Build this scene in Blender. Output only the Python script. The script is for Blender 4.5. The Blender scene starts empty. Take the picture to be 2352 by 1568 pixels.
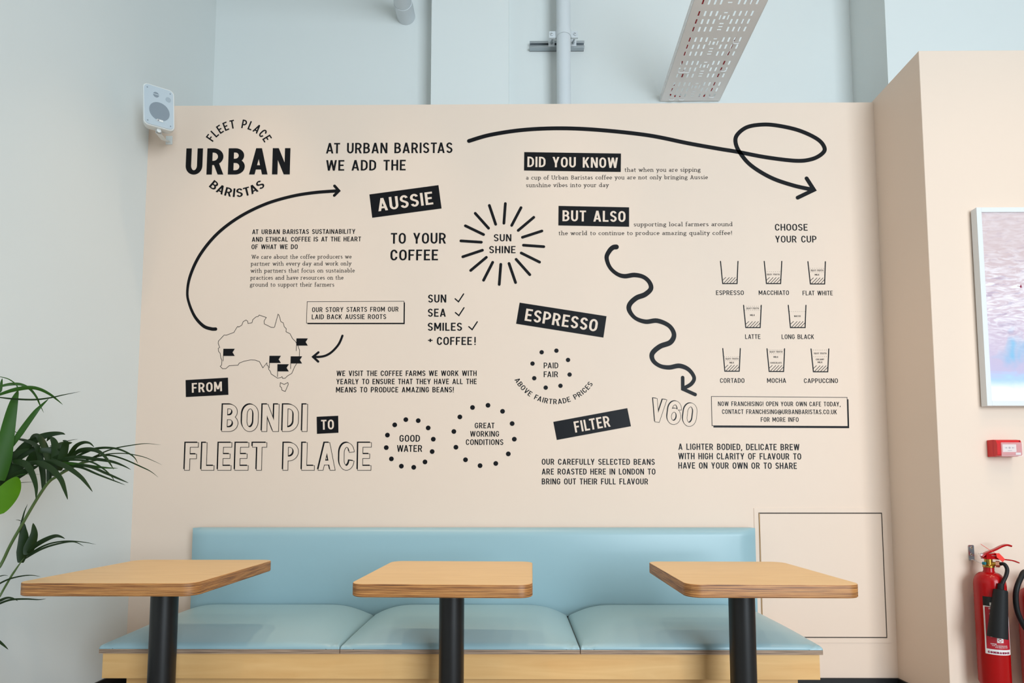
import bpy, math, random
from mathutils import Vector, Matrix
random.seed(7)
SC = bpy.context.scene
COL = SC.collection

# ------------------------------------------------------------------ camera
CAM_H, FPX, SHIFT = 1.10, 1300.0, 252.97
PITCH, YAW, ROLL = 0.0655418, -0.0070833, -0.0001311
def cam_axes():
    cy, sy, cp, sp = math.cos(YAW), math.sin(YAW), math.cos(PITCH), math.sin(PITCH)
    f = Vector((sy*cp, cy*cp, sp)); r0 = Vector((cy, -sy, 0)); u0 = r0.cross(f)
    r = r0*math.cos(ROLL) + u0*math.sin(ROLL); u = -r0*math.sin(ROLL) + u0*math.cos(ROLL)
    return r, u, f
RT, UP, FW = cam_axes()
EYE = Vector((0, 0, CAM_H))
cd = bpy.data.cameras.new('camera'); cam = bpy.data.objects.new('camera', cd); COL.objects.link(cam)
m = Matrix.Identity(4)
for k in range(3):
    m[k][0], m[k][1], m[k][2], m[k][3] = RT[k], UP[k], -FW[k], EYE[k]
cam.matrix_world = m
cd.sensor_width = 36; cd.lens = 36*FPX/2352; cd.shift_y = SHIFT/2352; cd.clip_start = 0.02
SC.camera = cam

def ray(x, y): return FW + RT*((x-1176)/FPX) - UP*((y-784-SHIFT)/FPX)
def atY(x, y, Y): d = ray(x, y); return EYE + d*(Y/d.y)          # the point of a plane of constant depth
def atZ(x, y, z): d = ray(x, y); return EYE + d*((z-CAM_H)/d.z)
def atX(x, y, X): d = ray(x, y); return EYE + d*(X/d.x)

# ------------------------------------------------------------------ light
w = bpy.data.worlds.new('world'); SC.world = w; w.use_nodes = True
bg = w.node_tree.nodes['Background']; bg.inputs[0].default_value = (0.80, 0.90, 1.0, 1); bg.inputs[1].default_value = 0.18
SC.view_settings.view_transform = 'Standard'; SC.view_settings.look = 'None'
SC.view_settings.gamma = 1; SC.view_settings.use_curve_mapping = False
SC.view_settings.exposure = 0.03
def area(name, loc, target, sx, sy, power, col):
    l = bpy.data.lights.new(name, 'AREA'); l.shape = 'RECTANGLE'; l.size = sx; l.size_y = sy; l.energy = power; l.color = col
    o = bpy.data.objects.new(name, l); COL.objects.link(o); o.location = loc
    o.rotation_euler = (Vector(target)-Vector(loc)).to_track_quat('-Z', 'Y').to_euler(); return o
area('daylight_window', (3.6, -4.3, 2.5), (0.2, 3.4, 2.1), 3.4, 4.2, 505, (0.79, 0.91, 1.0))
def downlight(name, loc, power, cone):
    l = bpy.data.lights.new(name, 'SPOT'); l.energy = power; l.color = (1.0, 0.72, 0.46); l.spot_size = math.radians(cone); l.spot_blend = 0.8
    l.shadow_soft_size = 0.05
    o = bpy.data.objects.new(name, l); COL.objects.link(o); o.location = loc
for x, y, p, c in [(-1.6, 2.85, 84, 50), (-0.7, 2.8, 60, 50), (0.35, 2.8, 60, 50), (1.3, 2.8, 84, 50), (2.7, 1.6, 74, 96), (1.4, 0.6, 74, 96), (3.2, 0.5, 74, 96), (-0.6, 0.6, 74, 96)]:
    downlight('downlight', (x, y, 4.85), p, c)

# ------------------------------------------------------------------ mesh builder
class MB:
    def __init__(s): s.v = []; s.f = []; s.m = []
    def add(s, vs, fs, mi=0):
        b = len(s.v); s.v += [Vector(p) for p in vs]; s.f += [tuple(b+i for i in f) for f in fs]; s.m += [mi]*len(fs)
    def box(s, a, b, mi=0):
        (x0, y0, z0), (x1, y1, z1) = a, b
        s.add([(x0,y0,z0),(x1,y0,z0),(x1,y1,z0),(x0,y1,z0),(x0,y0,z1),(x1,y0,z1),(x1,y1,z1),(x0,y1,z1)],
              [(0,3,2,1),(4,5,6,7),(0,1,5,4),(1,2,6,5),(2,3,7,6),(3,0,4,7)], mi)
    def tube(s, pts, r, n=12, mi=0, caps=True, flat=1.0):
        pts = [Vector(p) for p in pts]; rs = r if isinstance(r, (list, tuple)) else [r]*len(pts)
        t0 = (pts[1]-pts[0]).normalized(); a = t0.orthogonal().normalized(); rings = []
        for i, p in enumerate(pts):
            t = (pts[min(i+1, len(pts)-1)]-pts[max(i-1, 0)]).normalized()
            a = (a - t*a.dot(t)).normalized(); b = t.cross(a)
            rings += [p + (a*math.cos(2*math.pi*k/n) + b*flat*math.sin(2*math.pi*k/n))*rs[i] for k in range(n)]
        fs = [(i*n+k, i*n+(k+1)%n, (i+1)*n+(k+1)%n, (i+1)*n+k) for i in range(len(pts)-1) for k in range(n)]
        if caps: fs += [tuple(range(n))[::-1], tuple((len(pts)-1)*n+k for k in range(n))]
        s.add(rings, fs, mi)
    def lathe(s, prof, c, n=32, mi=0, axis=(0, 0, 1)):
        q = Vector((0, 0, 1)).rotation_difference(Vector(axis)); c = Vector(c)
        vs = [c + q @ Vector((r*math.cos(2*math.pi*k/n), r*math.sin(2*math.pi*k/n), z)) for r, z in prof for k in range(n)]
        fs = [(i*n+k, i*n+(k+1)%n, (i+1)*n+(k+1)%n, (i+1)*n+k) for i in range(len(prof)-1) for k in range(n)]
        if prof[0][0] > 1e-6: fs.append(tuple(range(n))[::-1])
        if prof[-1][0] > 1e-6: fs.append(tuple((len(prof)-1)*n+k for k in range(n)))
        s.add(vs, fs, mi)
    def prism(s, poly, h, mi=0, top=None):
        # poly: outline points in 3-D; h: extrusion vector
        n = len(poly); h = Vector(h); poly = [Vector(p) for p in poly]
        s.add(poly + [p+h for p in poly], [(i, (i+1)%n, n+(i+1)%n, n+i) for i in range(n)], mi)
        s.add(poly, [tuple(range(n))[::-1]], mi); s.add([p+h for p in poly], [tuple(range(n))], mi if top is None else top)
    def build(s, name, mats, parent=None, smooth=False, bevel=0, origin=None, seg=2):
        o0 = Vector(origin) if origin is not None else (ORG[parent.name] if parent else Vector((0, 0, 0)))
        me = bpy.data.meshes.new(name); me.from_pydata([p-o0 for p in s.v], [], s.f)
        mats = mats if isinstance(mats, (list, tuple)) else [mats]
        for mm in mats: me.materials.append(mm)
        for p, mi in zip(me.polygons, s.m): p.material_index = mi; p.use_smooth = bool(smooth)
        me.validate(); me.update()
        if smooth: me.set_sharp_from_angle(angle=math.radians(smooth if smooth > 1 else 40))
        o = bpy.data.objects.new(name, me); COL.objects.link(o)
        if parent: o.parent = parent
        else: o.location = o0
        ORG[o.name] = o0
        if bevel:
            bm = o.modifiers.new('bevel', 'BEVEL'); bm.width = bevel; bm.segments = seg; bm.limit_method = 'ANGLE'; bm.harden_normals = False
        return o
ORG = {}
def thing(name, label, cat, loc, group=None):
    o = bpy.data.objects.new(name, None); COL.objects.link(o); o.location = loc; o.empty_display_size = 0.1
    ORG[o.name] = Vector(loc); o['label'] = label; o['category'] = cat
    if group: o['group'] = group
    return o
def tag(o, label, cat, group=None):
    o['label'] = label; o['category'] = cat
    if group: o['group'] = group
    return o
def struct(o, label=None, cat=None):
    o['kind'] = 'structure'
    if label: o['label'] = label
    if cat: o['category'] = cat
    return o
def rrect(x0, y0, x1, y1, r, n=8):
    out = []
    for cx, cy, a in ((x1-r, y0+r, -90), (x1-r, y1-r, 0), (x0+r, y1-r, 90), (x0+r, y0+r, 180)):
        for k in range(n+1):
            t = math.radians(a + 90*k/n); out.append((cx+r*math.cos(t), cy+r*math.sin(t)))
    return out

# ------------------------------------------------------------------ materials
def lin(c): return tuple(((v/255)/12.92 if v/255 <= 0.04045 else ((v/255+0.055)/1.055)**2.4) for v in c) + (1,)
def mat(name, rgb, rough=0.5, metal=0.0, spec=0.5, bump=0.0, bscale=200, vary=0.0, vscale=3, trans=0):
    mt = bpy.data.materials.new(name); mt.use_nodes = True; nt = mt.node_tree; p = nt.nodes['Principled BSDF']
    p.inputs['Base Color'].default_value = lin(rgb); p.inputs['Roughness'].default_value = rough
    p.inputs['Metallic'].default_value = metal; p.inputs['Specular IOR Level'].default_value = spec
    p.inputs['Transmission Weight'].default_value = trans
    tc = nt.nodes.new('ShaderNodeTexCoord')
    if vary:
        nz = nt.nodes.new('ShaderNodeTexNoise'); nz.inputs['Scale'].default_value = vscale; nz.inputs['Detail'].default_value = 4
        hs = nt.nodes.new('ShaderNodeHueSaturation'); hs.inputs['Color'].default_value = lin(rgb)
        mr = nt.nodes.new('ShaderNodeMapRange'); mr.inputs[3].default_value = 1-vary; mr.inputs[4].default_value = 1+vary
        nt.links.new(tc.outputs['Object'], nz.inputs['Vector']); nt.links.new(nz.outputs['Fac'], mr.inputs[0])
        nt.links.new(mr.outputs[0], hs.inputs['Value']); nt.links.new(hs.outputs[0], p.inputs['Base Color'])
    if bump:
        nz = nt.nodes.new('ShaderNodeTexNoise'); nz.inputs['Scale'].default_value = bscale; nz.inputs['Detail'].default_value = 3
        bp = nt.nodes.new('ShaderNodeBump'); bp.inputs['Strength'].default_value = bump; bp.inputs['Distance'].default_value = 0.002
        nt.links.new(tc.outputs['Object'], nz.inputs['Vector']); nt.links.new(nz.outputs['Fac'], bp.inputs['Height'])
        nt.links.new(bp.outputs[0], p.inputs['Normal'])
    return mt
def wood(name, light, dark, scale, rough=0.45, stretch=(1, 14, 1), amount=0.5, knots=0.0):
    mt = bpy.data.materials.new(name); mt.use_nodes = True; nt = mt.node_tree; p = nt.nodes['Principled BSDF']; L = nt.links.new
    tc = nt.nodes.new('ShaderNodeTexCoord'); mp = nt.nodes.new('ShaderNodeMapping'); mp.inputs['Scale'].default_value = stretch
    nz = nt.nodes.new('ShaderNodeTexNoise'); nz.inputs['Scale'].default_value = scale; nz.inputs['Detail'].default_value = 6
    nz.inputs['Distortion'].default_value = 1.2
    cr = nt.nodes.new('ShaderNodeValToRGB'); cr.color_ramp.elements[0].color = lin(dark); cr.color_ramp.elements[1].color = lin(light)
    cr.color_ramp.elements[0].position = 0.5-amount/2; cr.color_ramp.elements[1].position = 0.5+amount/2
    L(tc.outputs['Object'], mp.inputs[0]); L(mp.outputs[0], nz.inputs['Vector']); L(nz.outputs['Fac'], cr.inputs[0]); L(cr.outputs[0], p.inputs['Base Color'])
    p.inputs['Roughness'].default_value = rough
    return mt
def plies(name, period, light, dark, rough=0.5, mid=None):
    mt = bpy.data.materials.new(name); mt.use_nodes = True; nt = mt.node_tree; p = nt.nodes['Principled BSDF']; L = nt.links.new
    tc = nt.nodes.new('ShaderNodeTexCoord'); sx = nt.nodes.new('ShaderNodeSeparateXYZ'); L(tc.outputs['Object'], sx.inputs[0])
    mp = nt.nodes.new('ShaderNodeMapping'); mp.inputs['Scale'].default_value = (7, 7, 330)
    nz = nt.nodes.new('ShaderNodeTexNoise'); nz.inputs['Scale'].default_value = 1.0; nz.inputs['Detail'].default_value = 4
    L(tc.outputs['Object'], mp.inputs[0]); L(mp.outputs[0], nz.inputs['Vector'])
    mu = nt.nodes.new('ShaderNodeMath'); mu.operation = 'MULTIPLY'; mu.inputs[1].default_value = 2*math.pi/period; L(sx.outputs['Z'], mu.inputs[0])
    si = nt.nodes.new('ShaderNodeMath'); si.operation = 'SINE'; L(mu.outputs[0], si.inputs[0])
    ma = nt.nodes.new('ShaderNodeMath'); ma.operation = 'MULTIPLY_ADD'; ma.inputs[1].default_value = 0.19; ma.inputs[2].default_value = 0.0; L(si.outputs[0], ma.inputs[0])
    ad = nt.nodes.new('ShaderNodeMath'); ad.operation = 'ADD'; L(ma.outputs[0], ad.inputs[0]); L(nz.outputs['Fac'], ad.inputs[1])
    cr = nt.nodes.new('ShaderNodeValToRGB'); e = cr.color_ramp.elements
    e[0].position = 0.22; e[0].color = lin(dark); e[1].position = 0.72; e[1].color = lin(light)
    x = e.new(0.45); x.color = lin(mid or tuple((a+b)//2 for a, b in zip(light, dark)))
    L(ad.outputs[0], cr.inputs[0]); L(cr.outputs[0], p.inputs['Base Color']); p.inputs['Roughness'].default_value = rough
    return mt

M = dict(
    pink=mat('pink_wall_paint', (230, 208, 190), 0.55, spec=0.3, bump=0.03, bscale=90, vary=0.01, vscale=2),
    white=mat('white_wall_paint', (222, 226, 224), 0.6, spec=0.3, bump=0.04, bscale=70, vary=0.01, vscale=2),
    ink=mat('black_mural_paint', (12, 12, 16), 0.45, spec=0.16),
    floor=mat('pale_concrete', (158, 152, 144), 0.6, vary=0.08, vscale=3),
    skirt=mat('black_baseboard', (16, 17, 20), 0.45),
    vinyl=mat('blue_vinyl', (150, 181, 189), 0.34, spec=0.5, bump=0.06, bscale=500),
    top=wood('birch_veneer', (229, 190, 134), (214, 172, 115), 2.5, 0.42, (1.2, 9, 1), 0.7),
    edge=plies('birch_plies', 0.0052, (206, 148, 84), (66, 36, 15), 0.5, (146, 88, 40)),
    seatply=plies('weathered_plies', 0.0075, (186, 158, 134), (98, 78, 64), 0.6, (146, 120, 100)),
    apron=wood('birch_ply_face', (238, 194, 132), (214, 160, 96), 1.6, 0.5, (1, 1, 11), 0.8),
    steel=mat('black_steel', (14, 14, 16), 0.38, spec=0.5, bump=0.02, bscale=400),
    zinc=mat('zinc', (178, 184, 188), 0.35, 0.9, bump=0.03, bscale=120),
    chrome=mat('chrome', (215, 215, 215), 0.18, 1.0),
    pipe=mat('white_painted_pipe', (212, 217, 220), 0.42, bump=0.05, bscale=60),
    tray=mat('white_tray', (236, 231, 228), 0.5),
    dark=mat('dark_gap', (70, 62, 56), 0.8),
    redcable=mat('red_cable', (165, 22, 28), 0.45),
    tie=mat('white_nylon', (235, 235, 235), 0.4),
    spk=mat('white_plastic', (222, 224, 222), 0.45),
    grille=mat('pale_grille', (182, 194, 202), 0.55, bump=0.25, bscale=900),
    port=mat('speaker_port_mesh', (158, 170, 179), 0.6),
    cone=mat('grey_speaker_cone', (128, 140, 150), 0.6, bump=0.3, bscale=900),
    red=mat('red_enamel', (168, 3, 7), 0.2, spec=0.35),
    redplastic=mat('red_plastic', (205, 36, 38), 0.35),
    orange=mat('orange_red_tag', (238, 50, 34), 0.5),
    brass=mat('brass', (178, 138, 62), 0.3, 1.0),
    copper=mat('pink_copper', (214, 150, 120), 0.35, 0.8),
    rubber=mat('black_rubber', (15, 15, 17), 0.5, spec=.3),
    hornm=mat('black_horn_plastic', (24, 24, 25), 0.6, spec=.25, bump=0.1, bscale=300),
    teal=mat('teal_cap', (18, 110, 118), 0.4),
    label=mat('label_white', (232, 226, 222), 0.4),
    lblred=mat('label_red', (178, 24, 40), 0.35),
    lblblk=mat('label_black', (14, 14, 14), 0.35),
    maroon=mat('label_maroon', (140, 20, 60), 0.4),
    frame=mat('white_frame', (224, 225, 226), 0.45),
    hatch=mat('hatch_edge_ply', (190, 150, 100), 0.6),
    leaf=mat('dark_leaf', (25, 46, 13), 0.45, spec=0.2, vary=0.35, vscale=5),
    leaf2=mat('green_leaf', (40, 78, 14), 0.45, spec=0.22, vary=0.25, vscale=8),
    leaf3=mat('bright_leaf', (80, 130, 8), 0.45, spec=0.25, vary=0.2, vscale=12),
    stem=mat('palm_stem', (74, 96, 48), 0.5),
    pot=mat('grey_pot', (120, 118, 114), 0.6), soil=mat('soil', (48, 36, 28), 0.9, bump=1, bscale=60),
    grey=mat('grey_print', (120, 118, 128), 0.5),
)

# ------------------------------------------------------------------ room
YW, XL, XR, ZT, YU, YB = 3.42, -2.319, 2.245, 3.521, 4.132, 3.017
FZ = -0.06                                                       # floor level
b = MB(); b.box((XL-0.2, -4.5, FZ-0.15), (6.5, YU+0.2, FZ)); struct(b.build('floor', M['floor']))
b = MB(); b.box((XL-0.2, -4.5, FZ), (XL, YU+0.2, 5.3)); struct(b.build('wall_left', M['white']))
b = MB(); b.box((XL-0.2, -4.5, 5.1), (6.5, YU+0.2, 5.3)); struct(b.build('ceiling', M['white']))
b = MB(); b.box((XL, YU, FZ), (2.562, YU+0.2, 5.1)); struct(b.build('wall_back_upper', M['white']))
b = MB(); b.box((2.562, 3.737, FZ), (6.5, YU+0.2, 5.1)); struct(b.build('wall_right_upper', M['white']))
pr = atY(1168.7, 120, 3.95).x; pl = atY(990.5, 120, 3.95).x
b = MB(); b.box((pl, 3.95, ZT), (pr, YU, 5.1)); struct(b.build('wall_pier', M['white']))
b = MB(); b.box((XL, YW, FZ), (XR, YU, ZT)); WALL = struct(b.build('wall_back', M['pink']))
zb = 3.535
b = MB(); b.box((XR, YB, FZ), (6.5, 3.737, zb)); struct(b.build('wall_right', M['pink'], bevel=0.003))
for nm, lo, hi in (('baseboard_left', (XL, -4.4, FZ), (XL+.012, YW, .036)), ('baseboard_back', (XL+.012, YW-.012, FZ), (XR-.012, YW, -.008)), ('baseboard_right', (XR-.012, YB-.012, FZ), (XR, YW, -.008)), ('baseboard_right_front', (XR, YB-.012, FZ), (6.5, YB, -.008))):
    b = MB(); b.box(lo, hi); struct(b.build(nm, M['skirt']))

# ------------------------------------------------------------------ lettering: strokes of a condensed capital alphabet and a light serif one
def arc(cx, cy, rx, ry, a0, a1, n=16):
    return [(cx+rx*math.cos(math.radians(a0+(a1-a0)*k/n)), cy+ry*math.sin(math.radians(a0+(a1-a0)*k/n))) for k in range(n+1)]
def bez(p0, p1, p2, p3, n=10):
    return [tuple(p0[i]*(1-t)**3+3*p1[i]*t*(1-t)**2+3*p2[i]*t*t*(1-t)+p3[i]*t**3 for i in (0, 1)) for t in [k/n for k in range(n+1)]]
def glyph(c, s):
    """(advance width, [(kind, points)]) with cap height 1; 's' open stroke, 'c' closed stroke, 'd' bar cut level, 'p' dot"""
    i = s/2; R = .30
    def oval(w): return [('c', arc(w/2, 1-i-R, w/2-i, R, 0, 180)[0:] + arc(w/2, i+R, w/2-i, R, 180, 360))]
    def esses(w):
        rx = w/2-i; ry = .26-i*.5
        top = arc(w/2, 1-i-ry, rx, ry, 18, 180); bot = arc(w/2, i+ry, rx, ry, 0, -162)
        return [('s', top + bez(top[-1], (i, .50), (w-i, .52), bot[0])[1:-1] + bot)]
    def bowl(x0, x1, y0, y1, close=False):
        ry = (y1-y0)/2; rx = min(ry*.9, (x1-x0)*.75)
        return [(x0, y1), (x1-rx, y1)] + arc(x1-rx, (y0+y1)/2, rx, ry, 90, -90)[1:] + [(x0, y0)]
    V = lambda x: ('s', [(x, 0), (x, 1)])
    H = lambda y, x0, x1: ('s', [(x0, y), (x1, y)])
    D = lambda x0, y0, x1, y1: ('d', [(x0, y0), (x1, y1)])
    g = {
     'A': lambda: (.56, [D(i*1.05, 0, .28-i*.05, 1), D(.56-i*1.05, 0, .28+i*.05, 1), H(.27, .12, .44)]),
     'B': lambda: (.50, [V(i), ('s', bowl(i, .47-i, .52, 1-i)), ('s', bowl(i, .50-i, i, .52))]),
     'C': lambda: (.49, [('s', arc(.245, 1-i-R, .245-i, R, 8, 180) + arc(.245, i+R, .245-i, R, 180, 352))]),
     'D': lambda: (.50, [V(i), ('s', [(i, 1-i), (.5-i-.26, 1-i)] + arc(.5-i-.26, 1-i-R, .26, R, 90, 0)[1:] + arc(.5-i-.26, i+R, .26, R, 0, -90) + [(i, i)])]),
     'E': lambda: (.43, [V(i), H(1-i, 0, .43), H(.51, 0, .38), H(i, 0, .43)]),
     'F': lambda: (.42, [V(i), H(1-i, 0, .42), H(.50, 0, .37)]),
     'G': lambda: (.50, [('s', arc(.25, 1-i-R, .25-i, R, 12, 180) + arc(.25, i+R, .25-i, R, 180, 360) + [(.5-i, .46)]), H(.46, .27, .5)]),
     'H': lambda: (.50, [V(i), V(.5-i), H(.51, 0, .5)]),
     'I': lambda: (s, [V(i)]),
     'J': lambda: (.42, [('s', [(.42-i, 1), (.42-i, i+.26)] + arc(.21, i+.26, .21-i, .26, 0, -165)[1:])]),
     'K': lambda: (.50, [V(i), D(i*1.2, .36, .49-i, 1), D(.5-i*1.1, 0, .20, .60)]),
     'L': lambda: (.41, [V(i), H(i, 0, .41)]),
     'M': lambda: (.64, [V(i), V(.64-i), D(.32, .22, i*1.15, 1), D(.32, .22, .64-i*1.15, 1)]),
     'N': lambda: (.53, [V(i), V(.53-i), D(.53-i*1.15, 0, i*1.15, 1)]),
     'O': lambda: (.52, oval(.52)), '0': lambda: (.52, oval(.52)),
     'P': lambda: (.49, [V(i), ('s', bowl(i, .49-i, .42, 1-i))]),
     'R': lambda: (.51, [V(i), ('s', bowl(i, .49-i, .44, 1-i)), D(.51-i*1.1, 0, .27, .46)]),
     'S': lambda: (.47, esses(.47)),
     'T': lambda: (.46, [V(.23), H(1-i, 0, .46)]),
     'U': lambda: (.50, [('s', [(i, 1), (i, i+R*.85)] + arc(.25, i+R*.85, .25-i, R*.85, 180, 360)[1:] + [(.5-i, 1)])]),
     'V': lambda: (.54, [D(.27-i*.05, 0, i*1.05, 1), D(.27+i*.05, 0, .54-i*1.05, 1)]),
     'W': lambda: (.78, [D(.21, 0, i*1.05, 1), D(.21, 0, .39, 1), D(.57, 0, .39, 1), D(.57, 0, .78-i*1.05, 1)]),
     'Y': lambda: (.53, [('s', [(.265, 0), (.265, .46)]), D(.265, .38, i*1.1, 1), D(.265, .38, .53-i*1.1, 1)]),
     'Z': lambda: (.47, [H(1-i, .02, .45), H(i, 0, .47), D(i*1.3, i, .47-i*1.3, 1-i)]),
     '6': lambda: (.52, [('c', arc(.26, i+.26, .26-i, .27, 0, 360, 22)[:-1]), ('s', arc(.26, 1-i-R, .26-i, R, 5, 180) + [(i, .30)])]),
     '!': lambda: (s, [('s', [(i, .28), (i, 1)]), ('s', [(i, 0), (i, s*1.05)])]),
     '.': lambda: (s, [('s', [(i, 0), (i, s*1.05)])]),
     ',': lambda: (s*1.1, [D(i*.6, -.16, i*1.1, s)]),
     '+': lambda: (.44, [H(.46, 0, .44), ('s', [(.22, .24), (.22, .68)])]),
     '@': lambda: (.74, [('s', arc(.37, .44, .34, .46, -50, 310, 24)), ('c', arc(.36, .43, .13, .17, 0, 360, 12)[:-1]), ('s', [(.52, .62), (.51, .30), (.60, .26), (.68, .36)])]),
    }
    if c in g: return g[c]()
    return (.3, [])
def serif(c, s):
    """light serif letters, x-height .66, ascender 1.06"""
    i = s/2; x = .66; t = s*.8; q = .075
    S = lambda *p: ('s', list(p))
    fb = lambda X, y=0: ('s', [(X-q-i, y+t/2), (X+q+i, y+t/2)])                 # foot serif
    ft = lambda X, y: ('d', [(X-q-i, y-q*.9), (X, y-.01)])                        # flag serif
    st = lambda X, y0, y1: S((X, y0), (X, y1))
    O = lambda cx, rx, y0, y1: ('c', arc(cx, (y0+y1)/2, rx, (y1-y0)/2, 0, 360, 18)[:-1])
    def hump(x0, x1): return ('s', [(x0, x*.70)] + arc((x0+x1)/2, x*.70, (x1-x0)/2, x*.30-i, 180, 0, 9)[2:] + [(x1, 0)])
    T = {
     'a': (.46, [S(*(arc(.21, x-.17, .14, .17-i, 165, 0, 8) + [(.35, .06), (.42, i)])), O(.20, .15, i, .36)]),
     'b': (.54, [st(.10, 0, 1.06), ft(.10, 1.06), O(.29, .19, i, x-i)]),
     'c': (.44, [S(*arc(.24, x/2, .19, x/2-i, 40, 318, 14))]),
     'd': (.55, [st(.41, 0, 1.06), ft(.41, 1.06), O(.23, .18, i, x-i), S((.41, t/2), (.52, t/2))]),
     'e': (.46, [S(*([(.06, .35), (.41, .35)] + arc(.235, x/2, .18, x/2-i, 2, 318, 16)[1:]))]),
     'f': (.32, [S(*([(.12, 0), (.12, .86)] + arc(.25, .86, .13, .19, 180, 40, 7)[1:])), S((.02, x-i), (.30, x-i)), fb(.12)]),
     'g': (.48, [O(.22, .155, .24, x-i), S(*([(.12, .25), (.08, .14), (.16, .07)] + arc(.23, -.10, .19, .16, 60, -280, 16))), S((.34, x-.06), (.46, x-.02))]),
     'h': (.56, [st(.10, 0, 1.06), ft(.10, 1.06), hump(.10, .44), fb(.10), fb(.44)]),
     'i': (.24, [st(.12, 0, x), ft(.12, x), fb(.12), ('p', [(.12, .92), (s*.75, 0)])]),
     'k': (.53, [st(.10, 0, 1.06), ft(.10, 1.06), ('d', [(.13, .26), (.42, x)]), ('d', [(.46, 0), (.22, .40)]), fb(.10), fb(.46), fb(.41, x-t)]),
     'l': (.24, [st(.12, 0, 1.06), ft(.12, 1.06), fb(.12)]),
     'm': (.83, [st(.10, 0, x), ft(.10, x), hump(.10, .41), hump(.41, .72), fb(.10), fb(.41), fb(.72)]),
     'n': (.56, [st(.10, 0, x), ft(.10, x), hump(.10, .44), fb(.10), fb(.44)]),
     'o': (.50, [O(.25, .20, i, x-i)]),
     'p': (.54, [st(.10, -.34, x), ft(.10, x), O(.29, .19, i, x-i), fb(.10, -.34)]),
     'q': (.54, [st(.43, -.34, x), O(.24, .19, i, x-i), fb(.43, -.34)]),
     'r': (.40, [st(.10, 0, x), ft(.10, x), S(*arc(.27, x-.22, .17, .20, 180, 50, 7)), fb(.10)]),
     's': (.39, [S(*(arc(.19, x-.165, .13, .165-i, 25, 180, 7) + bez((.06, x-.165), (.06, .33), (.33, .34), (.33, .165))[1:-1] + arc(.195, .165, .135, .165-i, 0, -158, 7)))]),
     't': (.34, [S(*([(.13, .84), (.13, .14)] + arc(.23, .14, .10, .13, 180, 300, 6)[1:])), S((.02, x-i), (.31, x-i))]),
     'u': (.56, [S(*([(.10, x)] + arc(.27, .19, .17, .18, 180, 360, 9) + [(.44, x)])), st(.44, 0, x), ft(.10, x), ft(.44, x), S((.44, t/2), (.54, t/2))]),
     'v': (.50, [('d', [(.25, 0), (.08, x)]), ('d', [(.25, 0), (.42, x)]), fb(.08, x-t), fb(.42, x-t)]),
     'w': (.74, [('d', [(.23, 0), (.08, x)]), ('d', [(.23, 0), (.37, x)]), ('d', [(.51, 0), (.37, x)]), ('d', [(.51, 0), (.66, x)]), fb(.08, x-t), fb(.66, x-t)]),
     'y': (.50, [('d', [(.26, 0), (.08, x)]), ('d', [(.15, -.33), (.43, x)]), fb(.08, x-t), fb(.43, x-t), S((.05, -.31), (.16, -.31))]),
     'z': (.45, [S((.06, x-i), (.38, x-i)), S((.04, i), (.41, i)), ('d', [(.08, i), (.35, x-i)])]),
     'A': (.64, [('d', [(.10, 0), (.31, .96)]), ('d', [(.53, 0), (.32, .96)]), S((.18, .32), (.45, .32)), fb(.10), fb(.53)]),
     'B': (.58, [st(.13, 0, .96), S((.06, .96-i), (.30, .96-i), *arc(.30, .73, .17, .23-i, 80, -90, 7), (.13, .5)), S((.06, i), (.31, i), *arc(.31, .26, .19, .24-i, -80, 90, 7))]),
     'U': (.66, [S(*([(.12, .96), (.12, .3)] + arc(.33, .27, .21, .27-i, 180, 360, 9) + [(.54, .96)])), fb(.12, .96-t), fb(.54, .96-t)]),
     'W': (.90, [('d', [(.28, 0), (.10, .96)]), ('d', [(.28, 0), (.45, .96)]), ('d', [(.62, 0), (.45, .96)]), ('d', [(.62, 0), (.80, .96)]), fb(.10, .96-t), fb(.80, .96-t)]),
     '!': (.26, [st(.13, .28, 1.0), ('p', [(.13, .06), (s*.75, 0)])]),
     ' ': (.30, []),
    }
    return T.get(c, (.3, []))

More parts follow.
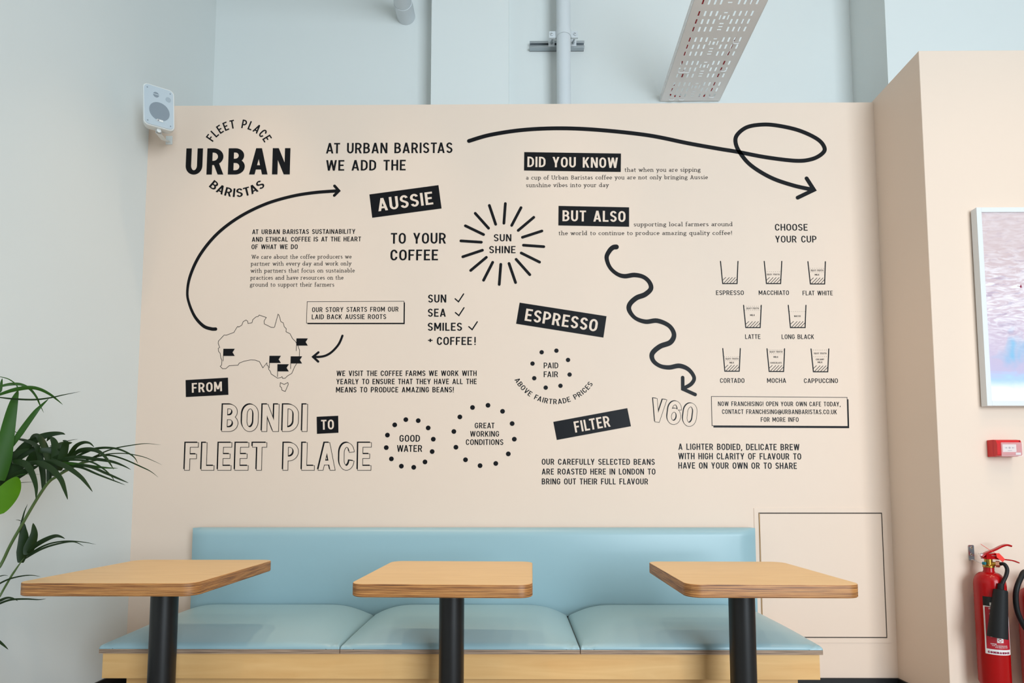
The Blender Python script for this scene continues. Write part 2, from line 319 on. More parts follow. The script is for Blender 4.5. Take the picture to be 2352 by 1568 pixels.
class Flat:
    """flat shapes in the (x, z) of a wall"""
    def __init__(s): s.v = []; s.f = []; s.k = 0
    def poly(s, pts):
        # overlapping strokes lie a hair above one another, like coats of paint
        b0 = len(s.v); c = (s.k % 14)*2.4e-5; s.v += [(p[0], p[1], c) for p in pts]
        a = sum(pts[i-1][0]*pts[i][1]-pts[i][0]*pts[i-1][1] for i in range(len(pts)))
        s.f.append(tuple(range(b0, b0+len(pts))) if a > 0 else tuple(range(b0+len(pts)-1, b0-1, -1)))
    def disc(s, c, r, n=20): s.k += 1; s.poly([(c[0]+r*math.cos(2*math.pi*k/n), c[1]+r*math.sin(2*math.pi*k/n)) for k in range(n)])
    def ribbon(s, pts, hw, closed=False, round_=False, ext=0):
        P = [Vector(p) for p in pts]
        Q = [P[0]]
        for p in P[1:]:
            if (p-Q[-1]).length > 1e-7: Q.append(p)
        P = Q; n = len(P)
        ws = hw if isinstance(hw, (list, tuple)) else [hw]*n
        if len(ws) != n: ws = [ws[0]]*n
        if closed and (P[0]-P[-1]).length < 1e-7: P = P[:-1]; n -= 1
        if ext and not closed:
            P[0] = P[0] + (P[0]-P[1]).normalized()*ext; P[-1] = P[-1] + (P[-1]-P[-2]).normalized()*ext
        L, Rr = [], []
        for k in range(n):
            a = P[k]-P[k-1] if (k > 0 or closed) else P[1]-P[0]
            c = P[(k+1) % n]-P[k] if (k < n-1 or closed) else P[-1]-P[-2]
            a = a.normalized(); c = c.normalized(); t = a+c
            if t.length < 1e-6: t = a
            t.normalize(); nn = Vector((-t.y, t.x)); co = max(0.45, nn.dot(Vector((-a.y, a.x))))
            d = ws[k]/co; L.append(P[k]+nn*d); Rr.append(P[k]-nn*d)
        s.k += 1
        for k in range(n if closed else n-1):
            j = (k+1) % n; s.poly([Rr[k], Rr[j], L[j], L[k]])
        if round_: s.disc(P[0], ws[0]); s.disc(P[-1], ws[-1])
    def glyphs(s, prims, st, tf, scale, grow=0):
        """tf maps letter units to wall units; scale = wall units per letter unit"""
        for kind, pts in prims:
            if kind in 'sc':
                s.lines(pts, st/2, kind == 'c', tf, grow/scale)
            elif kind == 'd':
                (x0, y0), (x1, y1) = pts; dx, dy = x1-x0, y1-y0
                ln = math.hypot(dx, dy); g = grow/scale; hx = (st/2+g)*ln/abs(dy)
                if y0 > y1: x0, y0, x1, y1 = x1, y1, x0, y0
                s.k += 1; k = g*(x1-x0)/(y1-y0); x0 -= k; x1 += k; y0 -= g; y1 += g
                s.poly([tf(x0-hx, y0), tf(x0+hx, y0), tf(x1+hx, y1), tf(x1-hx, y1)])
            elif kind == 'p':
                (cx, cy), (r, _) = pts; s.poly([tf(cx+r*math.cos(a*.5236), cy+r*math.sin(a*.5236)) for a in range(12)])
    def lines(s, pts, hw, closed, tf, g):
        t = Flat(); t.ribbon(pts, hw+g, closed, ext=g)
        s.k += 1
        for f in t.f: s.poly([tf(*t.v[i][:2]) for i in f])
TIGHT = {a: .075 for a in 'AT AV AW AY TA VA WA YA LT LY LV PA FA'.split()}
def kern(a, c): return TIGHT.get(a+c, 0)
def line_width(txt, st, font, sp): 
    wd = 0
    for k, c in enumerate(txt): wd += (.30 if c == ' ' else font(c, st)[0]) + sp - (kern(c, txt[k+1]) if font is glyph and k+1 < len(txt) else 0)
    return wd - sp
def put(fl, txt, x0, z0, x1, z1, cap, st=.138, font=glyph, sp=.115, grow=0, off=(0, 0)):
    """one line of lettering whose baseline runs from (x0, z0) to (x1, z1)"""
    W = line_width(txt, st, font, sp); a = Vector((x1-x0, z1-z0)); ln = a.length; a.normalize(); up = Vector((-a.y, a.x)); kx = ln/W
    pen = 0
    for n_, c in enumerate(txt):
        wd, pr = (.30, []) if c == ' ' else font(c, st)
        # keep stems as thick as bars: widen the skeleton only
        def tf(x, y, pen=pen): return (x0+off[0]+a.x*(pen+x)*kx+up.x*y*cap, z0+off[1]+a.y*(pen+x)*kx+up.y*y*cap)
        fl.glyphs(pr, st, tf, cap, grow); pen += wd+sp-(kern(c, txt[n_+1]) if font is glyph and n_+1 < len(txt) else 0)
def put_arc(fl, txt, c, r, a0, a1, cap, st=.142, sp=.14, inside=False):
    """lettering on a circle of centre c, from angle a0 to a1 (degrees); inside: heads point at the centre"""
    W = line_width(txt, st, glyph, sp); pen = 0
    for n_, ch in enumerate(txt):
        wd, pr = (.30, []) if ch == ' ' else glyph(ch, st)
        t = math.radians(a0+(a1-a0)*(pen+wd/2)/W); sg = -1 if inside else 1
        up = Vector((math.cos(t), math.sin(t)))*sg; ax = Vector((up.y, -up.x)); base = Vector(c)+Vector((math.cos(t), math.sin(t)))*r
        k = abs(math.radians(a1-a0))*(r if inside else r)/W
        def tf(x, y): p = base+ax*(x-wd/2)*k+up*y*cap; return (p.x, p.y)
        fl.glyphs(pr, st, tf, cap); pen += wd+sp-(kern(ch, txt[n_+1]) if n_+1 < len(txt) else 0)

# ------------------------------------------------------------------ the mural
def wp(x, y): p = atY(x, y, YW); return (p.x, p.z)              # a point of the painted wall
PX = YW/FPX                                                      # metres on the wall per picture unit
def paint(fl, name, label=None, mt='ink', lift=0.0008, parent=None):
    b = MB(); b.add([(x, YW-lift-c, z) for x, z, c in fl.v], fl.f)
    o = b.build(name, M[mt], parent or WALL)
    if label: o['label'] = label
    return o
def block(label, *rows, st=.138, font=glyph, mt='ink', sp=.115, parent=None, lift=0.0008, name='lettering'):
    fl = Flat()
    for t, x0, y0, x1, y1, cap in rows:
        a, c = wp(x0, y0), wp(x1, y1); put(fl, t, a[0], a[1], c[0], c[1], cap*PX, st, font, sp)
    return paint(fl, name, label, mt, lift, parent)
def plate(label, corners, rows, st=.15):
    fl = Flat(); fl.poly([wp(*p) for p in corners]); o = paint(fl, 'painted_plate', label)
    block('cream lettering', *rows, st=st, mt='pink', parent=o, lift=0.0016)
    return o
def smooth(pts, n=8):
    """Catmull-Rom through points (x, y, ...)"""
    P = [pts[0]]+list(pts)+[pts[-1]]; out = []
    for k in range(1, len(P)-2):
        for j in range(n):
            t = j/n; out.append(tuple(.5*((2*b)+(c-a)*t+(2*a-5*b+4*c-d)*t*t+(3*b-a-3*c+d)*t**3) for a, b, c, d in zip(P[k-1], P[k], P[k+1], P[k+2])))
    return out+[tuple(pts[-1])]
def stroke(fl, pts, wd=None, n=8):
    """a round-ended brush stroke; pts (x, y) with one width or (x, y, width)"""
    q = smooth(pts, n) if n > 1 else pts
    fl.ribbon([wp(p[0], p[1]) for p in q], [(p[2] if len(p) > 2 else wd)/2*PX for p in q], round_=True)
def barbs(fl, a, tip, c, wd):
    A, T, C = (Vector(wp(*p)) for p in (a, tip, c)); h = wd/2*PX
    fl.ribbon([A, T, C], h); fl.disc(A, h); fl.disc(C, h)

# round logo at the top
fl = Flat(); cx = wp(546.5, 360)
put_arc(fl, 'FLEET PLACE', cx, 71.5*PX, 149, 29, 21.5*PX)
a, c = wp(425.8, 401), wp(665.6, 400.5); put(fl, 'URBAN', *a, *c, 65*PX, .163, sp=.13)
put_arc(fl, 'BARISTAS', cx, 99.5*PX, 227.5, 313, 21*PX, inside=True)
paint(fl, 'painted_logo', 'round black logo lettering in the upper corner')
block('large lettering beside the logo', ('AT URBAN BARISTAS', 748.8, 352.5, 1039.3, 351.3, 26), ('WE ADD THE', 748.8, 392, 931.8, 391.2, 26))
plate('small tilted black plate under the large lettering', [(848.5,446.5),(1007.1,425.1),(1014.3,478.7),(855,500.1)], [('AUSSIE', 869.3,485.5,995.5,469.2,31.3)])
block('black heading of the sustainability paragraph', ('AT URBAN BARISTAS SUSTAINABILITY', 579.2,537.6,816,536.7,11.3), ('AND ETHICAL COFFEE IS AT THE HEART', 578.6,554.9,829.2,554,11.3), ('OF WHAT WE DO', 577.7,572.1,683.9,571.8,11.3))
SP = dict(st=.092, font=serif, sp=.075)
block('thin serif paragraph under the sustainability heading', ('We care about the coffee producers we', 577.4,594.2,807.7,593.6,9.8), ('partner with every day and work only', 576.2,609.9,807.1,609.3,9.8),
      ('with partners that focus on sustainable', 575.6,626,814.9,625.4,9.8), ('practices and have resources on the', 575,642.1,789,641.8,9.8), ('ground to support their farmers', 574.1,657.9,767.9,657.9,9.8), **SP)
block('large lettering beside the painted sun', ('TO YOUR', 897.6,559.6,1024.4,559.3,26), ('COFFEE', 896.7,598,1006,597.7,26))
# looped arrow along the top
fl = Flat()
stroke(fl, [(1077.3,323.8),(1126.5,309.7),(1203,298.3),(1289.8,294.7),(1381.6,299),(1490.3,311),(1579.6,328.9),(1650,341.5),(1694.4,348.8),(1758.2,361),(1827,369.2),(1862.8,365.9),(1886.3,354.5),(1893.9,340.4),(1878.1,320),(1834.7,299.5),(1783.7,288.1),(1748,286.3),(1714.8,292.5),(1693.1,309.7),(1689.5,327.6),(1699.5,350.6),(1725,379.9),(1770.9,408),(1821.9,425.8),(1866,435.5)], 9.7)
barbs(fl, (1852.6,409.7), (1869.5,436), (1832.1,453.9), 9.4)
paint(fl, 'painted_arrow', 'long looped arrow along the top of the mural')
plate('black plate above the sipping sentence', [(1204.1,349.3),(1426.3,352.6),(1425.8,394.9),(1203.6,391.6)], [('DID YOU KNOW', 1211.2,383.7,1419.1,386,25.5)])
block('thin serif sentence beside the upper plate', ('that when you are sipping', 1434.7,394.4,1609.2,394.2,9.9), ('a cup of Urban Baristas coffee you are not only bringing Aussie', 1208.2,412.3,1626,411.3,9.9), ('sunshine vibes into your day', 1208.2,429.6,1398.2,429.4,9.9), **SP)
plate('black plate above the farmers sentence', [(1282.9,472.8),(1444.9,476.1),(1444.9,520.7),(1282.4,517.7)], [('BUT ALSO', 1291.8,508,1436.5,510,26.5)])
block('thin serif sentence about local farmers', ('supporting local farmers around', 1455.6,519.7,1682.9,519.2,9.9), ('the world to continue to produce amazing quality coffee!', 1282.9,539.8,1682.1,539.3,9.9), **SP)
# sun
fl = Flat()
for x0, y0, x1, y1 in [(421,990,434,813),(491,1010,575,850),(550,1055,690,937),(588,1117,763,1060),(597,1188,780,1201),(577,1258,742,1340),(531,1315,654,1453),(467,1352,526,1524),(393,1360,379,1541),(320,1342,238,1503),(263,1297,122,1415),(228,1233,51,1292),(218,1161,34,1149),(238,1092,74,1013),(283,1035,163,901),(347,1000,290,830)]:
    stroke(fl, [(1050+x0/3.92, 260+y0/3.92), (1050+x1/3.92, 260+y1/3.92)], 6.6, 1)
o = paint(fl, 'painted_sun', 'sun drawn as sixteen black rays')
block(None, ('SUN', 1134.2,554.1,1174.5,554.1,17.3), ('SHINE', 1123.5,581.4,1184.2,581.4,17.3), st=.135, parent=o)
# big curved arrow beside the map
fl = Flat()
stroke(fl, [(495.3,755.5,8),(485.1,755,8),(467.5,748.5,7.6),(448.4,728,6.8),(435.2,698.7,6),(430.4,671.5,6),(437.2,632.9,7),(459.5,585.2,7.4),(498.2,537.6,7.6),(548.8,498.9,7.6),(608.3,469.2,7.6),(667.9,451.3,7.6),(721.4,442.4,7.8),(774,438.4,8)])
barbs(fl, (768.5,426.9), (778.6,438.2), (767.9,448.9), 6.6)
paint(fl, 'painted_arrow', 'big curved arrow rising from the map')
# story box
def note(label, c, dx, dy, rows, thin=1.1):
    sh = Flat(); sh.poly([wp(x+dx, y+dy) for x, y in c]); o = paint(sh, 'painted_note_box', label, lift=0.0006)
    f2 = Flat(); f2.poly([wp(*p) for p in c]); paint(f2, 'box_face', 'cream box face', 'pink', 0.0011, o)
    f3 = Flat(); f3.ribbon([wp(*p) for p in c], thin/2*PX, True); paint(f3, 'box_outline', None, 'ink', 0.0016, o)
    block(None, *rows, parent=o, lift=0.0016, st=.132)
note('outlined box beside the map', [(705.7,692.8),(928,691.9),(927.4,741.8),(704.2,741.8)], 2.2, 2.4, [('OUR STORY STARTS FROM OUR', 716.8,716.6,915.4,715.4,11.4), ('LAID BACK AUSSIE ROOTS', 716.2,733,887,732.6,11.4)])
# map
def dd(x, y): return (400+x/3.409, 640+y/3.409)
def ribbon_px(fl, pts, wd, closed=False): fl.ribbon([wp(*dd(*p)) for p in pts], wd/2*PX, closed)
fl = Flat()
ribbon_px(fl, [(408,442),(468,420),(492,380),(500,372),(506,378),(530,363),(541,335),(563,323),(577,333),(579,350),(610,344),(616,320),(642,298),(658,295),(666,284),(722,303),(704,330),(706,353),(760,380),(780,382),(787,376),(814,277),(822,285),(836,336),(855,345),(862,375),(878,390),(876,415),(908,430),(927,468),(950,490),(970,525),(982,560),(980,605),(965,655),(943,690),(922,740),(888,760),(870,778),(850,780),(845,766),(838,772),(810,778),(760,745),(752,722),(741,710),(738,683),(728,678),(726,658),(695,697),(668,648),(635,637),(600,635),(548,645),(510,660),(500,677),(432,680),(406,703),(378,703),(361,685),(372,675),(375,640),(366,620),(362,585),(348,568),(345,545),(357,537),(345,505),(347,488),(392,440)], 1.15, True)
ribbon_px(fl, [(832,813),(862,827),(890,812),(895,825),(870,882),(845,872),(840,850),(829,843)], 1.15, True)
MAP = paint(fl, 'painted_map', 'thin outline map of Australia with five black flags')
for px, py, bx, by in [(387,548,384,645),(748,603,745,700),(810,669,810,768),(914,607,912,705),(959,467,957,565)]:
    fl = Flat(); fl.poly([wp(*dd(px+x, py+y)) for x, y in ((0,0),(89,0),(71,28),(88,56),(-1,56))]); ribbon_px(fl, [(px+1, py), (bx, by)], 1.1)
    paint(fl, 'painted_flag', None, lift=0.0012, parent=MAP)
fl = Flat(); stroke(fl, [dd(1318,446), dd(1290,510), dd(1240,568), dd(1190,600), dd(1140,611), dd(1095,611)], 5.3)
barbs(fl, dd(1130,576), dd(1088,611), dd(1128,648), 5.3); paint(fl, 'painted_arrow', 'small curved arrow pointing at the map')
plate('small black plate under the map', [(426.4,872.6),(523.8,867),(524.7,906.4),(427,911.6)], [('FROM', 441.1,901.7,510.3,898.1,22.6)])
plate('smallest black plate beside the outlined letters', [(727.4,956.8),(776.9,954.5),(777.5,993.5),(728,996.1)], [('TO', 737.9,986.7,767.3,985.6,22.9)])
def outlined(label, rows, dx=-2.9, dy=2.5, st=.15, thin=1.15, sp=.14):
    sh, ou, fi = Flat(), Flat(), Flat()
    for t, x0, y0, x1, y1, cap in rows:
        a, c = wp(x0, y0), wp(x1, y1)
        put(sh, t, *a, *c, cap*PX, st, sp=sp, grow=.4*PX, off=(dx*PX, dy*PX)); put(ou, t, *a, *c, cap*PX, st, sp=sp, grow=thin*PX); put(fi, t, *a, *c, cap*PX, st, sp=sp)
    o = paint(sh, 'outlined_lettering', label, lift=0.0006); paint(ou, 'letter_outline', None, 'ink', 0.0011, o); paint(fi, 'letter_face', 'cream letter faces', 'pink', 0.0016, o)
outlined('large outlined letters above the bench backrest', [('BONDI', 510.3,990.2,704.8,990.2,62.4), ('FLEET', 424.5,1079,610.8,1079,62.6), ('PLACE', 650.5,1079,851.5,1079,62.6)])
outlined('outlined characters beside the franchise box', [('V60', 1493.5,966.5,1596.5,980.3,53.5)], -1.8, 1.6, .15, 1.0, .10)
# check list
b_ = block('short list with tick marks', ('SUN', 983.2,694.6,1024.9,694.6,19), ('SEA', 982.7,727.1,1024,727.1,19), ('SMILES', 982.4,759.4,1061.3,759.4,19), ('COFFEE', 1003.5,792,1083.9,792,19), ('!', 1089.6,792,1092.6,792,19), ('+', 983,789,993.6,789,17), st=.138, name='painted_list')
for p in (((1041,157),(1067,180),(1107,119)), ((1043,265),(1070,288),(1110,227)), ((1148,375),(1174,398),(1214,337))):
    fl = Flat(); q = [Vector(wp(740+x/3.408, 640+y/3.408)) for x, y in p]; fl.ribbon(q, 1.45*PX); fl.disc(q[0], 1.45*PX); fl.disc(q[2], 1.45*PX); paint(fl, 'tick_mark', None, parent=b_)
block('lettering about coffee farms under the story box', ('WE VISIT THE COFFEE FARMS WE WORK WITH', 772.9,863.3,1094.8,863,12.6), ('YEARLY TO ENSURE THAT THEY HAVE ALL THE', 772.3,882.1,1094.8,881.8,12.6), ('MEANS TO PRODUCE AMAZING BEANS!', 771.7,900.9,1042.2,900.7,12.6))
def ring(label, dots, ox, oy, k, r, rows, st=.132):
    fl = Flat()
    for x, y in dots: fl.disc(wp(ox+x/k, oy+y/k), r*PX)
    o = paint(fl, 'dotted_circle', label); block(None, *rows, st=st, parent=o); return o
ring('smaller ring of twelve black dots', [(655,1102),(752,1110),(830,1167),(870,1255),(861,1352),(805,1433),(717,1475),(620,1466),(542,1409),(502,1321),(511,1223),(568,1143)], 740, 640, 3.408, 5.5, [('GOOD', 917.5,1014.1,964.5,1014.1,15.6), ('WATER', 911.7,1037.3,969.8,1037.3,15.6)])
ring('largest ring of twelve black dots', [(1298,990),(1412,1037),(1487,1133),(1504,1255),(1457,1370),(1359,1445),(1236,1462),(1122,1416),(1047,1318),(1031,1195),(1078,1081),(1177,1007)], 740, 640, 3.408, 5.5, [('GREAT', 1090.6,983.3,1135.8,983.3,12.9), ('WORKING', 1079.8,1002.4,1146.4,1002.4,12.9), ('CONDITIONS', 1070.1,1021.4,1156.1,1021.4,12.9)])
o = ring('ring of eight black dots above curved lettering', [(314,496),(427,484),(516,555),(528,667),(458,753),(345,767),(257,695),(244,583)], 1150, 660, 3.336, 5.1, [('PAID', 1248.9,845.6,1282.2,845.6,13.5), ('FAIR', 1248.9,865.9,1281.9,865.9,13.5)], .125)
p1, p2, p3 = (Vector(wp(*p)) for p in ((1181.5,872), (1265.4,927.4), (1362.2,882)))
def circ(a, b, c):
    d = 2*(a.x*(b.y-c.y)+b.x*(c.y-a.y)+c.x*(a.y-b.y)); A, B, C = a.length_squared, b.length_squared, c.length_squared
    return Vector(((A*(b.y-c.y)+B*(c.y-a.y)+C*(a.y-b.y))/d, (A*(c.x-b.x)+B*(a.x-c.x)+C*(b.x-a.x))/d))
cc = circ(p1, p2, p3); rr = (p1-cc).length; an = [math.degrees(math.atan2((p-cc).y, (p-cc).x)) % 360 for p in (p1, p3)]
fl = Flat(); put_arc(fl, 'ABOVE FAIRTRADE PRICES', cc, rr, an[0], an[1], 12*PX, .13, .16, inside=True); paint(fl, 'lettering', None, parent=o)
plate('black plate beside the top of the wavy arrow', [(1193.5,694.8),(1393.1,726),(1385.9,775.1),(1185.4,743.3)], [('ESPRESSO', 1204.6,736.1,1370.3,761.9,29)])
plate('black plate tilted upward beside the outlined characters', [(1270.8,968.5),(1440.8,937),(1449.2,978.6),(1278.9,1010.1)], [('FILTER', 1321.5,993.3,1402.7,979.2,25.8)])
fl = Flat()
stroke(fl, [(1415.5,567,12),(1408,568.2,11.6),(1399.7,576.3,11),(1393.2,591.6,10),(1400.5,613.3,9),(1416.3,628.4,9.2),(1434.2,634.2,10.6),(1457,631.4,11),(1477.6,635.8,10),(1491.4,647.8,10),(1494.9,663,11),(1481.2,676.3,12),(1461.8,684,12),(1446.8,698,11.5),(1445.3,712.5,10.6),(1458.8,730,9),(1482.7,738.6,10.6),(1509.7,736.4,11),(1536.7,748,10),(1548.1,767.9,10.6),(1539.7,785.9,12),(1515.7,795.5,12),(1498.2,811.5,11.5),(1500.2,827.9,10),(1515.7,840,9.4),(1536.7,843.6,10.6),(1560.7,839.9,11),(1581.7,848.5,9.6),(1594.3,866.8,8.5),(1587.7,881.3,9),(1571.2,891,8.5)], n=6)
barbs(fl, (1567.9,866.8), (1568.2,893), (1596.6,905.8), 8.2)
paint(fl, 'painted_arrow', 'wavy arrow winding down beside the cup drawings')
block('lettering about roasted beans low on the wall', ('OUR CAREFULLY SELECTED BEANS', 1244.4,1066.8,1504,1067.1,13.5), ('ARE ROASTED HERE IN LONDON TO', 1244.4,1089.3,1505.5,1089.4,13.5), ('BRING OUT THEIR FULL FLAVOUR', 1244.4,1112,1488.7,1112.1,13.5))
note('franchise box under the cup drawings', [(1634,910.3),(1945.3,912.5),(1947.1,978.8),(1635.3,977.3)], 3.3, 4.2, [('NOW FRANCHISING! OPEN YOUR OWN CAFE TODAY,', 1649,932.2,1930.3,933,10.6), ('CONTACT FRANCHISING@URBANBARISTAS.CO.UK', 1658.3,950.3,1922.1,951,10.6), ('FOR MORE INFO', 1747.4,968.4,1834.1,968.5,10.6)], 1.2)
block('lettering about a lighter brew under the franchise box', ('A LIGHTER BODIED, DELICATE BREW', 1558.2,1032.6,1836.3,1033.7,14.4), ('WITH HIGH CLARITY OF FLAVOUR TO', 1558.2,1054.2,1840.3,1055.1,14.4), ('HAVE ON YOUR OWN OR TO SHARE', 1558.2,1075.7,1830.3,1076.6,14.4))
block('heading above the cup drawings', ('CHOOSE', 1780.1,529.4,1855.1,529.6,16.1), ('YOUR CUP', 1780.6,556.7,1875.5,556.7,16.1), st=.125)
def gg(x, y): return (1600+x/4.6125, 560+y/4.6125)
def cup(label, q, title, dots, words):
    fl = Flat(); (ax, ay), (bx, by), (cx, cy), (dx, dy) = q
    P = [Vector(wp(*gg(*p))) for p in q]; h = 1.2*PX
    fl.ribbon(P, h); fl.disc(P[0], h); fl.disc(P[3], h)
    for k in range(6):                                            # slanted hatching at the foot of the cup
        x0 = bx+12+(k-1)*32; y0 = by-4; x1 = x0+59; y1 = by-65
        if k == 0: x0, y0, x1, y1 = bx+1, by-36, bx+34, by-66
        if k == 5: continue
        if x1 > cx-2+((dx-cx)*(cy-y1)/(cy-dy)): t = (cx+1-x0)/(x1-x0); x1, y1 = x0+(x1-x0)*t, y0+(y1-y0)*t
        fl.ribbon([wp(*gg(x0, y0)), wp(*gg(x1, y1))], .62*PX)
    o = paint(fl, 'painted_cup', label)
    fd = Flat()
    for y, x0, x1 in dots:
        n = max(4, round((x1-x0)/21))
        for k in range(n+1): fd.disc(wp(*gg(x0+(x1-x0)*k/n, y)), .55*PX, 8)
    if dots: paint(fd, 'dotted_line', None, parent=o)
    rows = [(title[0], *gg(title[1], title[3]), *gg(title[2], title[3]), 10.8)]
    rows += [(t, *gg(x0, y), *gg(x1, y), 3.9) for t, x0, x1, y in words]
    block(None, *rows, st=.122, parent=o)
SF = 'SILKY FROTH'
cup('empty glass in the top row of cup drawings', [(253,185),(276,420),(428,420),(438,185)], ('ESPRESSO',206,500,541), [], [])
cup('glass in the middle of the top row', [(716,185),(740,420),(890,420),(902,185)], ('MACCHIATO',658,979,541), [(295,748,880)], [(SF,743,878,332)])
cup('glass ending the top row of cup drawings', [(1179,188),(1205,424),(1356,424),(1364,188)], ('FLAT WHITE',1124,1442,544), [(258,1207,1342),(297,1210,1342)], [(SF,1208,1342,289),('MILK',1252,1300,335)])
cup('glass of milk in the middle row', [(497,650),(521,886),(673,886),(685,650)], ('LATTE',515,676,1006), [(661,510,675),(701,510,672)], [(SF,526,660,691),('MILK',567,617,763)])
cup('glass of water in the middle row', [(971,650),(994,886),(1149,886),(1158,650)], ('LONG BLACK',902,1244,1007), [(716,985,1148)], [('WATER',1032,1102,774)])
cup('glass starting the bottom row of cup drawings', [(277,1108),(299,1348),(451,1348),(463,1108)], ('CORTADO',249,507,1471), [(1195,293,450),(1236,308,440)], [(SF,305,442,1225),('MILK',349,397,1266)])
cup('glass with chocolate in the bottom row', [(745,1110),(769,1351),(921,1351),(932,1110)], ('MOCHA',747,948,1471), [(1123,757,922),(1162,772,907)], [(SF,772,909,1151),('MILK',815,865,1206),('CHOCOLATE',781,903,1268)])
cup('glass ending the bottom row of cup drawings', [(1212,1112),(1237,1354),(1389,1354),(1400,1112)], ('CAPPUCCINO',1138,1497,1473), [(1124,1237,1375),(1194,1240,1375)], [(SF,1241,1375,1168),('CREAMY',1264,1352,1232),('MILK',1283,1333,1262)])

# ------------------------------------------------------------------ bench
BX0, BX1, BY0, BY1 = -1.925, 1.404, 2.65, 3.30
ZPLY0, ZPLY1 = 0.343, 0.364
BENCH = t = thing('banquette', 'long birch plywood bench with a blue padded backrest against the wall', 'bench', (-0.26, 3.0, FZ))
b = MB(); b.box((BX0+0.012, BY0+0.012, 0.228), (BX1-0.012, BY0+0.034, ZPLY0)); b.build('front_panel', M['apron'], t, bevel=0.001)
for x in (BX0+0.012, BX1-0.034):
    b = MB(); b.box((x, BY0+0.034, 0.228), (x+0.022, YW-0.02, ZPLY0)); b.build('side_panel', M['apron'], t, bevel=0.001)
b = MB(); b.box((BX0+0.085, BY0+0.075, FZ), (BX1-0.085, YW-0.03, 0.228)); b.build('plinth', M['apron'], t)
b = MB(); b.box((BX0+0.034, BY0+0.034, 0.30), (BX1-0.034, YW-0.02, ZPLY0-0.002)); b.build('seat_frame', M['apron'], t)
# the backrest: a padded board, slightly full in the middle, rounded edges
b = MB(); nx, nz = 60, 22; x0, x1, z0, z1, yf = -1.893, 1.392, 0.372, 0.872, 3.300
for j in range(nz+1):
    for i in range(nx+1):
        u, v = i/nx, j/nz
        x = x0+(x1-x0)*u; z = z0+(z1-z0)*v
        ed = min(x-x0, x1-x, z1-z, (z-z0)+.03); k = max(0.0, 1-ed/0.028)
        y = yf + 0.026*(1-math.sqrt(max(0, 1-k*k))) - 0.012*math.sin(math.pi*min(1, v))**0.8*min(1, (x-x0)/.2, (x1-x)/.2)
        y += 0.0025*math.sin(u*9+1.3)*math.sin(v*5+.6)
        b.v.append(Vector((x, y, z)))
W1 = nx+1
for j in range(nz):
    for i in range(nx): b.f.append((j*W1+i, j*W1+i+1, (j+1)*W1+i+1, (j+1)*W1+i)); b.m.append(0)
bd = [i for i in range(W1)] + [j*W1+nx for j in range(1, nz+1)] + [nz*W1+i for i in range(nx-1, -1, -1)] + [j*W1 for j in range(nz-1, 0, -1)]
base = len(b.v); yb = YW-0.022
b.v += [Vector((b.v[i].x, yb, b.v[i].z)) for i in bd]; n = len(bd)
for k in range(n): b.f.append((bd[k], base+k, base+(k+1) % n, bd[(k+1) % n])); b.m.append(0)
BACK = b.build('backrest', M['vinyl'], BENCH, smooth=50); BACK['label'] = 'blue padded backrest'
b = MB(); b.box((x0+0.01, YW-0.021, z0), (x1-0.01, YW-0.001, z1-0.006)); b.build('backing_board', M['seatply'], BACK)
def cushion(x0, x1, label):
    t = thing('seat_cushion', label, 'cushion', ((x0+x1)/2, 2.98, ZPLY0), 'seat cushions of the blue bench')
    b = MB(); g = .0015; b.box((x0+g, BY0, ZPLY0), (x1-g, BY1-0.002, ZPLY1)); b.build('seat_board', M['seatply'], t, bevel=0.001)
    b = MB(); nx, ny = 52, 36; g = 0.002; X0, X1, Y0, Y1 = x0+g, x1-g, BY0+0.001, BY1-0.014
    fx = lambda s: .5-.5*math.cos(math.pi*s)
    for j in range(ny+1):
        for i in range(nx+1):
            u, v = fx(i/nx), fx(j/ny); x = X0+(X1-X0)*u; y = Y0+(Y1-Y0)*v
            def prof(d, L, e): d = min(1, d/L); return (1-(1-d)**e)
            ex = min(x-X0, X1-x); ey = y-Y0; eb = Y1-y
            h = 0.019 + 0.066*prof(ex, .25, 2.4)*prof(ey, .34, 2.0)*(0.35+0.65*prof(eb, .05, 2))
            e = min(ex, ey, eb); h *= math.sqrt(max(0, 1-(max(0, 1-e/0.016))**2))*.92+.08
            # gathered tucks at the front corners
            for sx in (0, 1):
                dx = (x-X0) if sx == 0 else (X1-x)
                if dx < .11 and ey < .09:
                    for c0 in (.014, .030, .046): h -= 0.006*math.exp(-((dx-c0-ey*.35)/.0045)**2)*max(0, 1-ey/.09)
            bul = 0.006*math.sin(math.pi*min(1, max(0, (h-.006)/.02)))
            b.v.append(Vector((x, y - (bul if ey < .004 else 0), ZPLY1+h)))
    W1 = nx+1
    for j in range(ny):
        for i in range(nx): b.f.append((j*W1+i, j*W1+i+1, (j+1)*W1+i+1, (j+1)*W1+i)); b.m.append(0)
    bd = [i for i in range(W1)] + [j*W1+nx for j in range(1, ny+1)] + [ny*W1+i for i in range(nx-1, -1, -1)] + [j*W1 for j in range(ny-1, 0, -1)]
    base = len(b.v); b.v += [Vector((b.v[i].x, b.v[i].y, ZPLY1)) for i in bd]; n = len(bd)
    for k in range(n): b.f.append((bd[k], base+k, base+(k+1) % n, bd[(k+1) % n])); b.m.append(0)
    b.build('padding', M['vinyl'], t, smooth=70)
cushion(BX0, -0.811, 'blue vinyl seat cushion at the palm end of the bench')
cushion(-0.811, 0.294, 'blue vinyl seat cushion in the middle of the bench')
cushion(0.294, BX1, 'blue vinyl seat cushion at the wall hatch end of the bench')

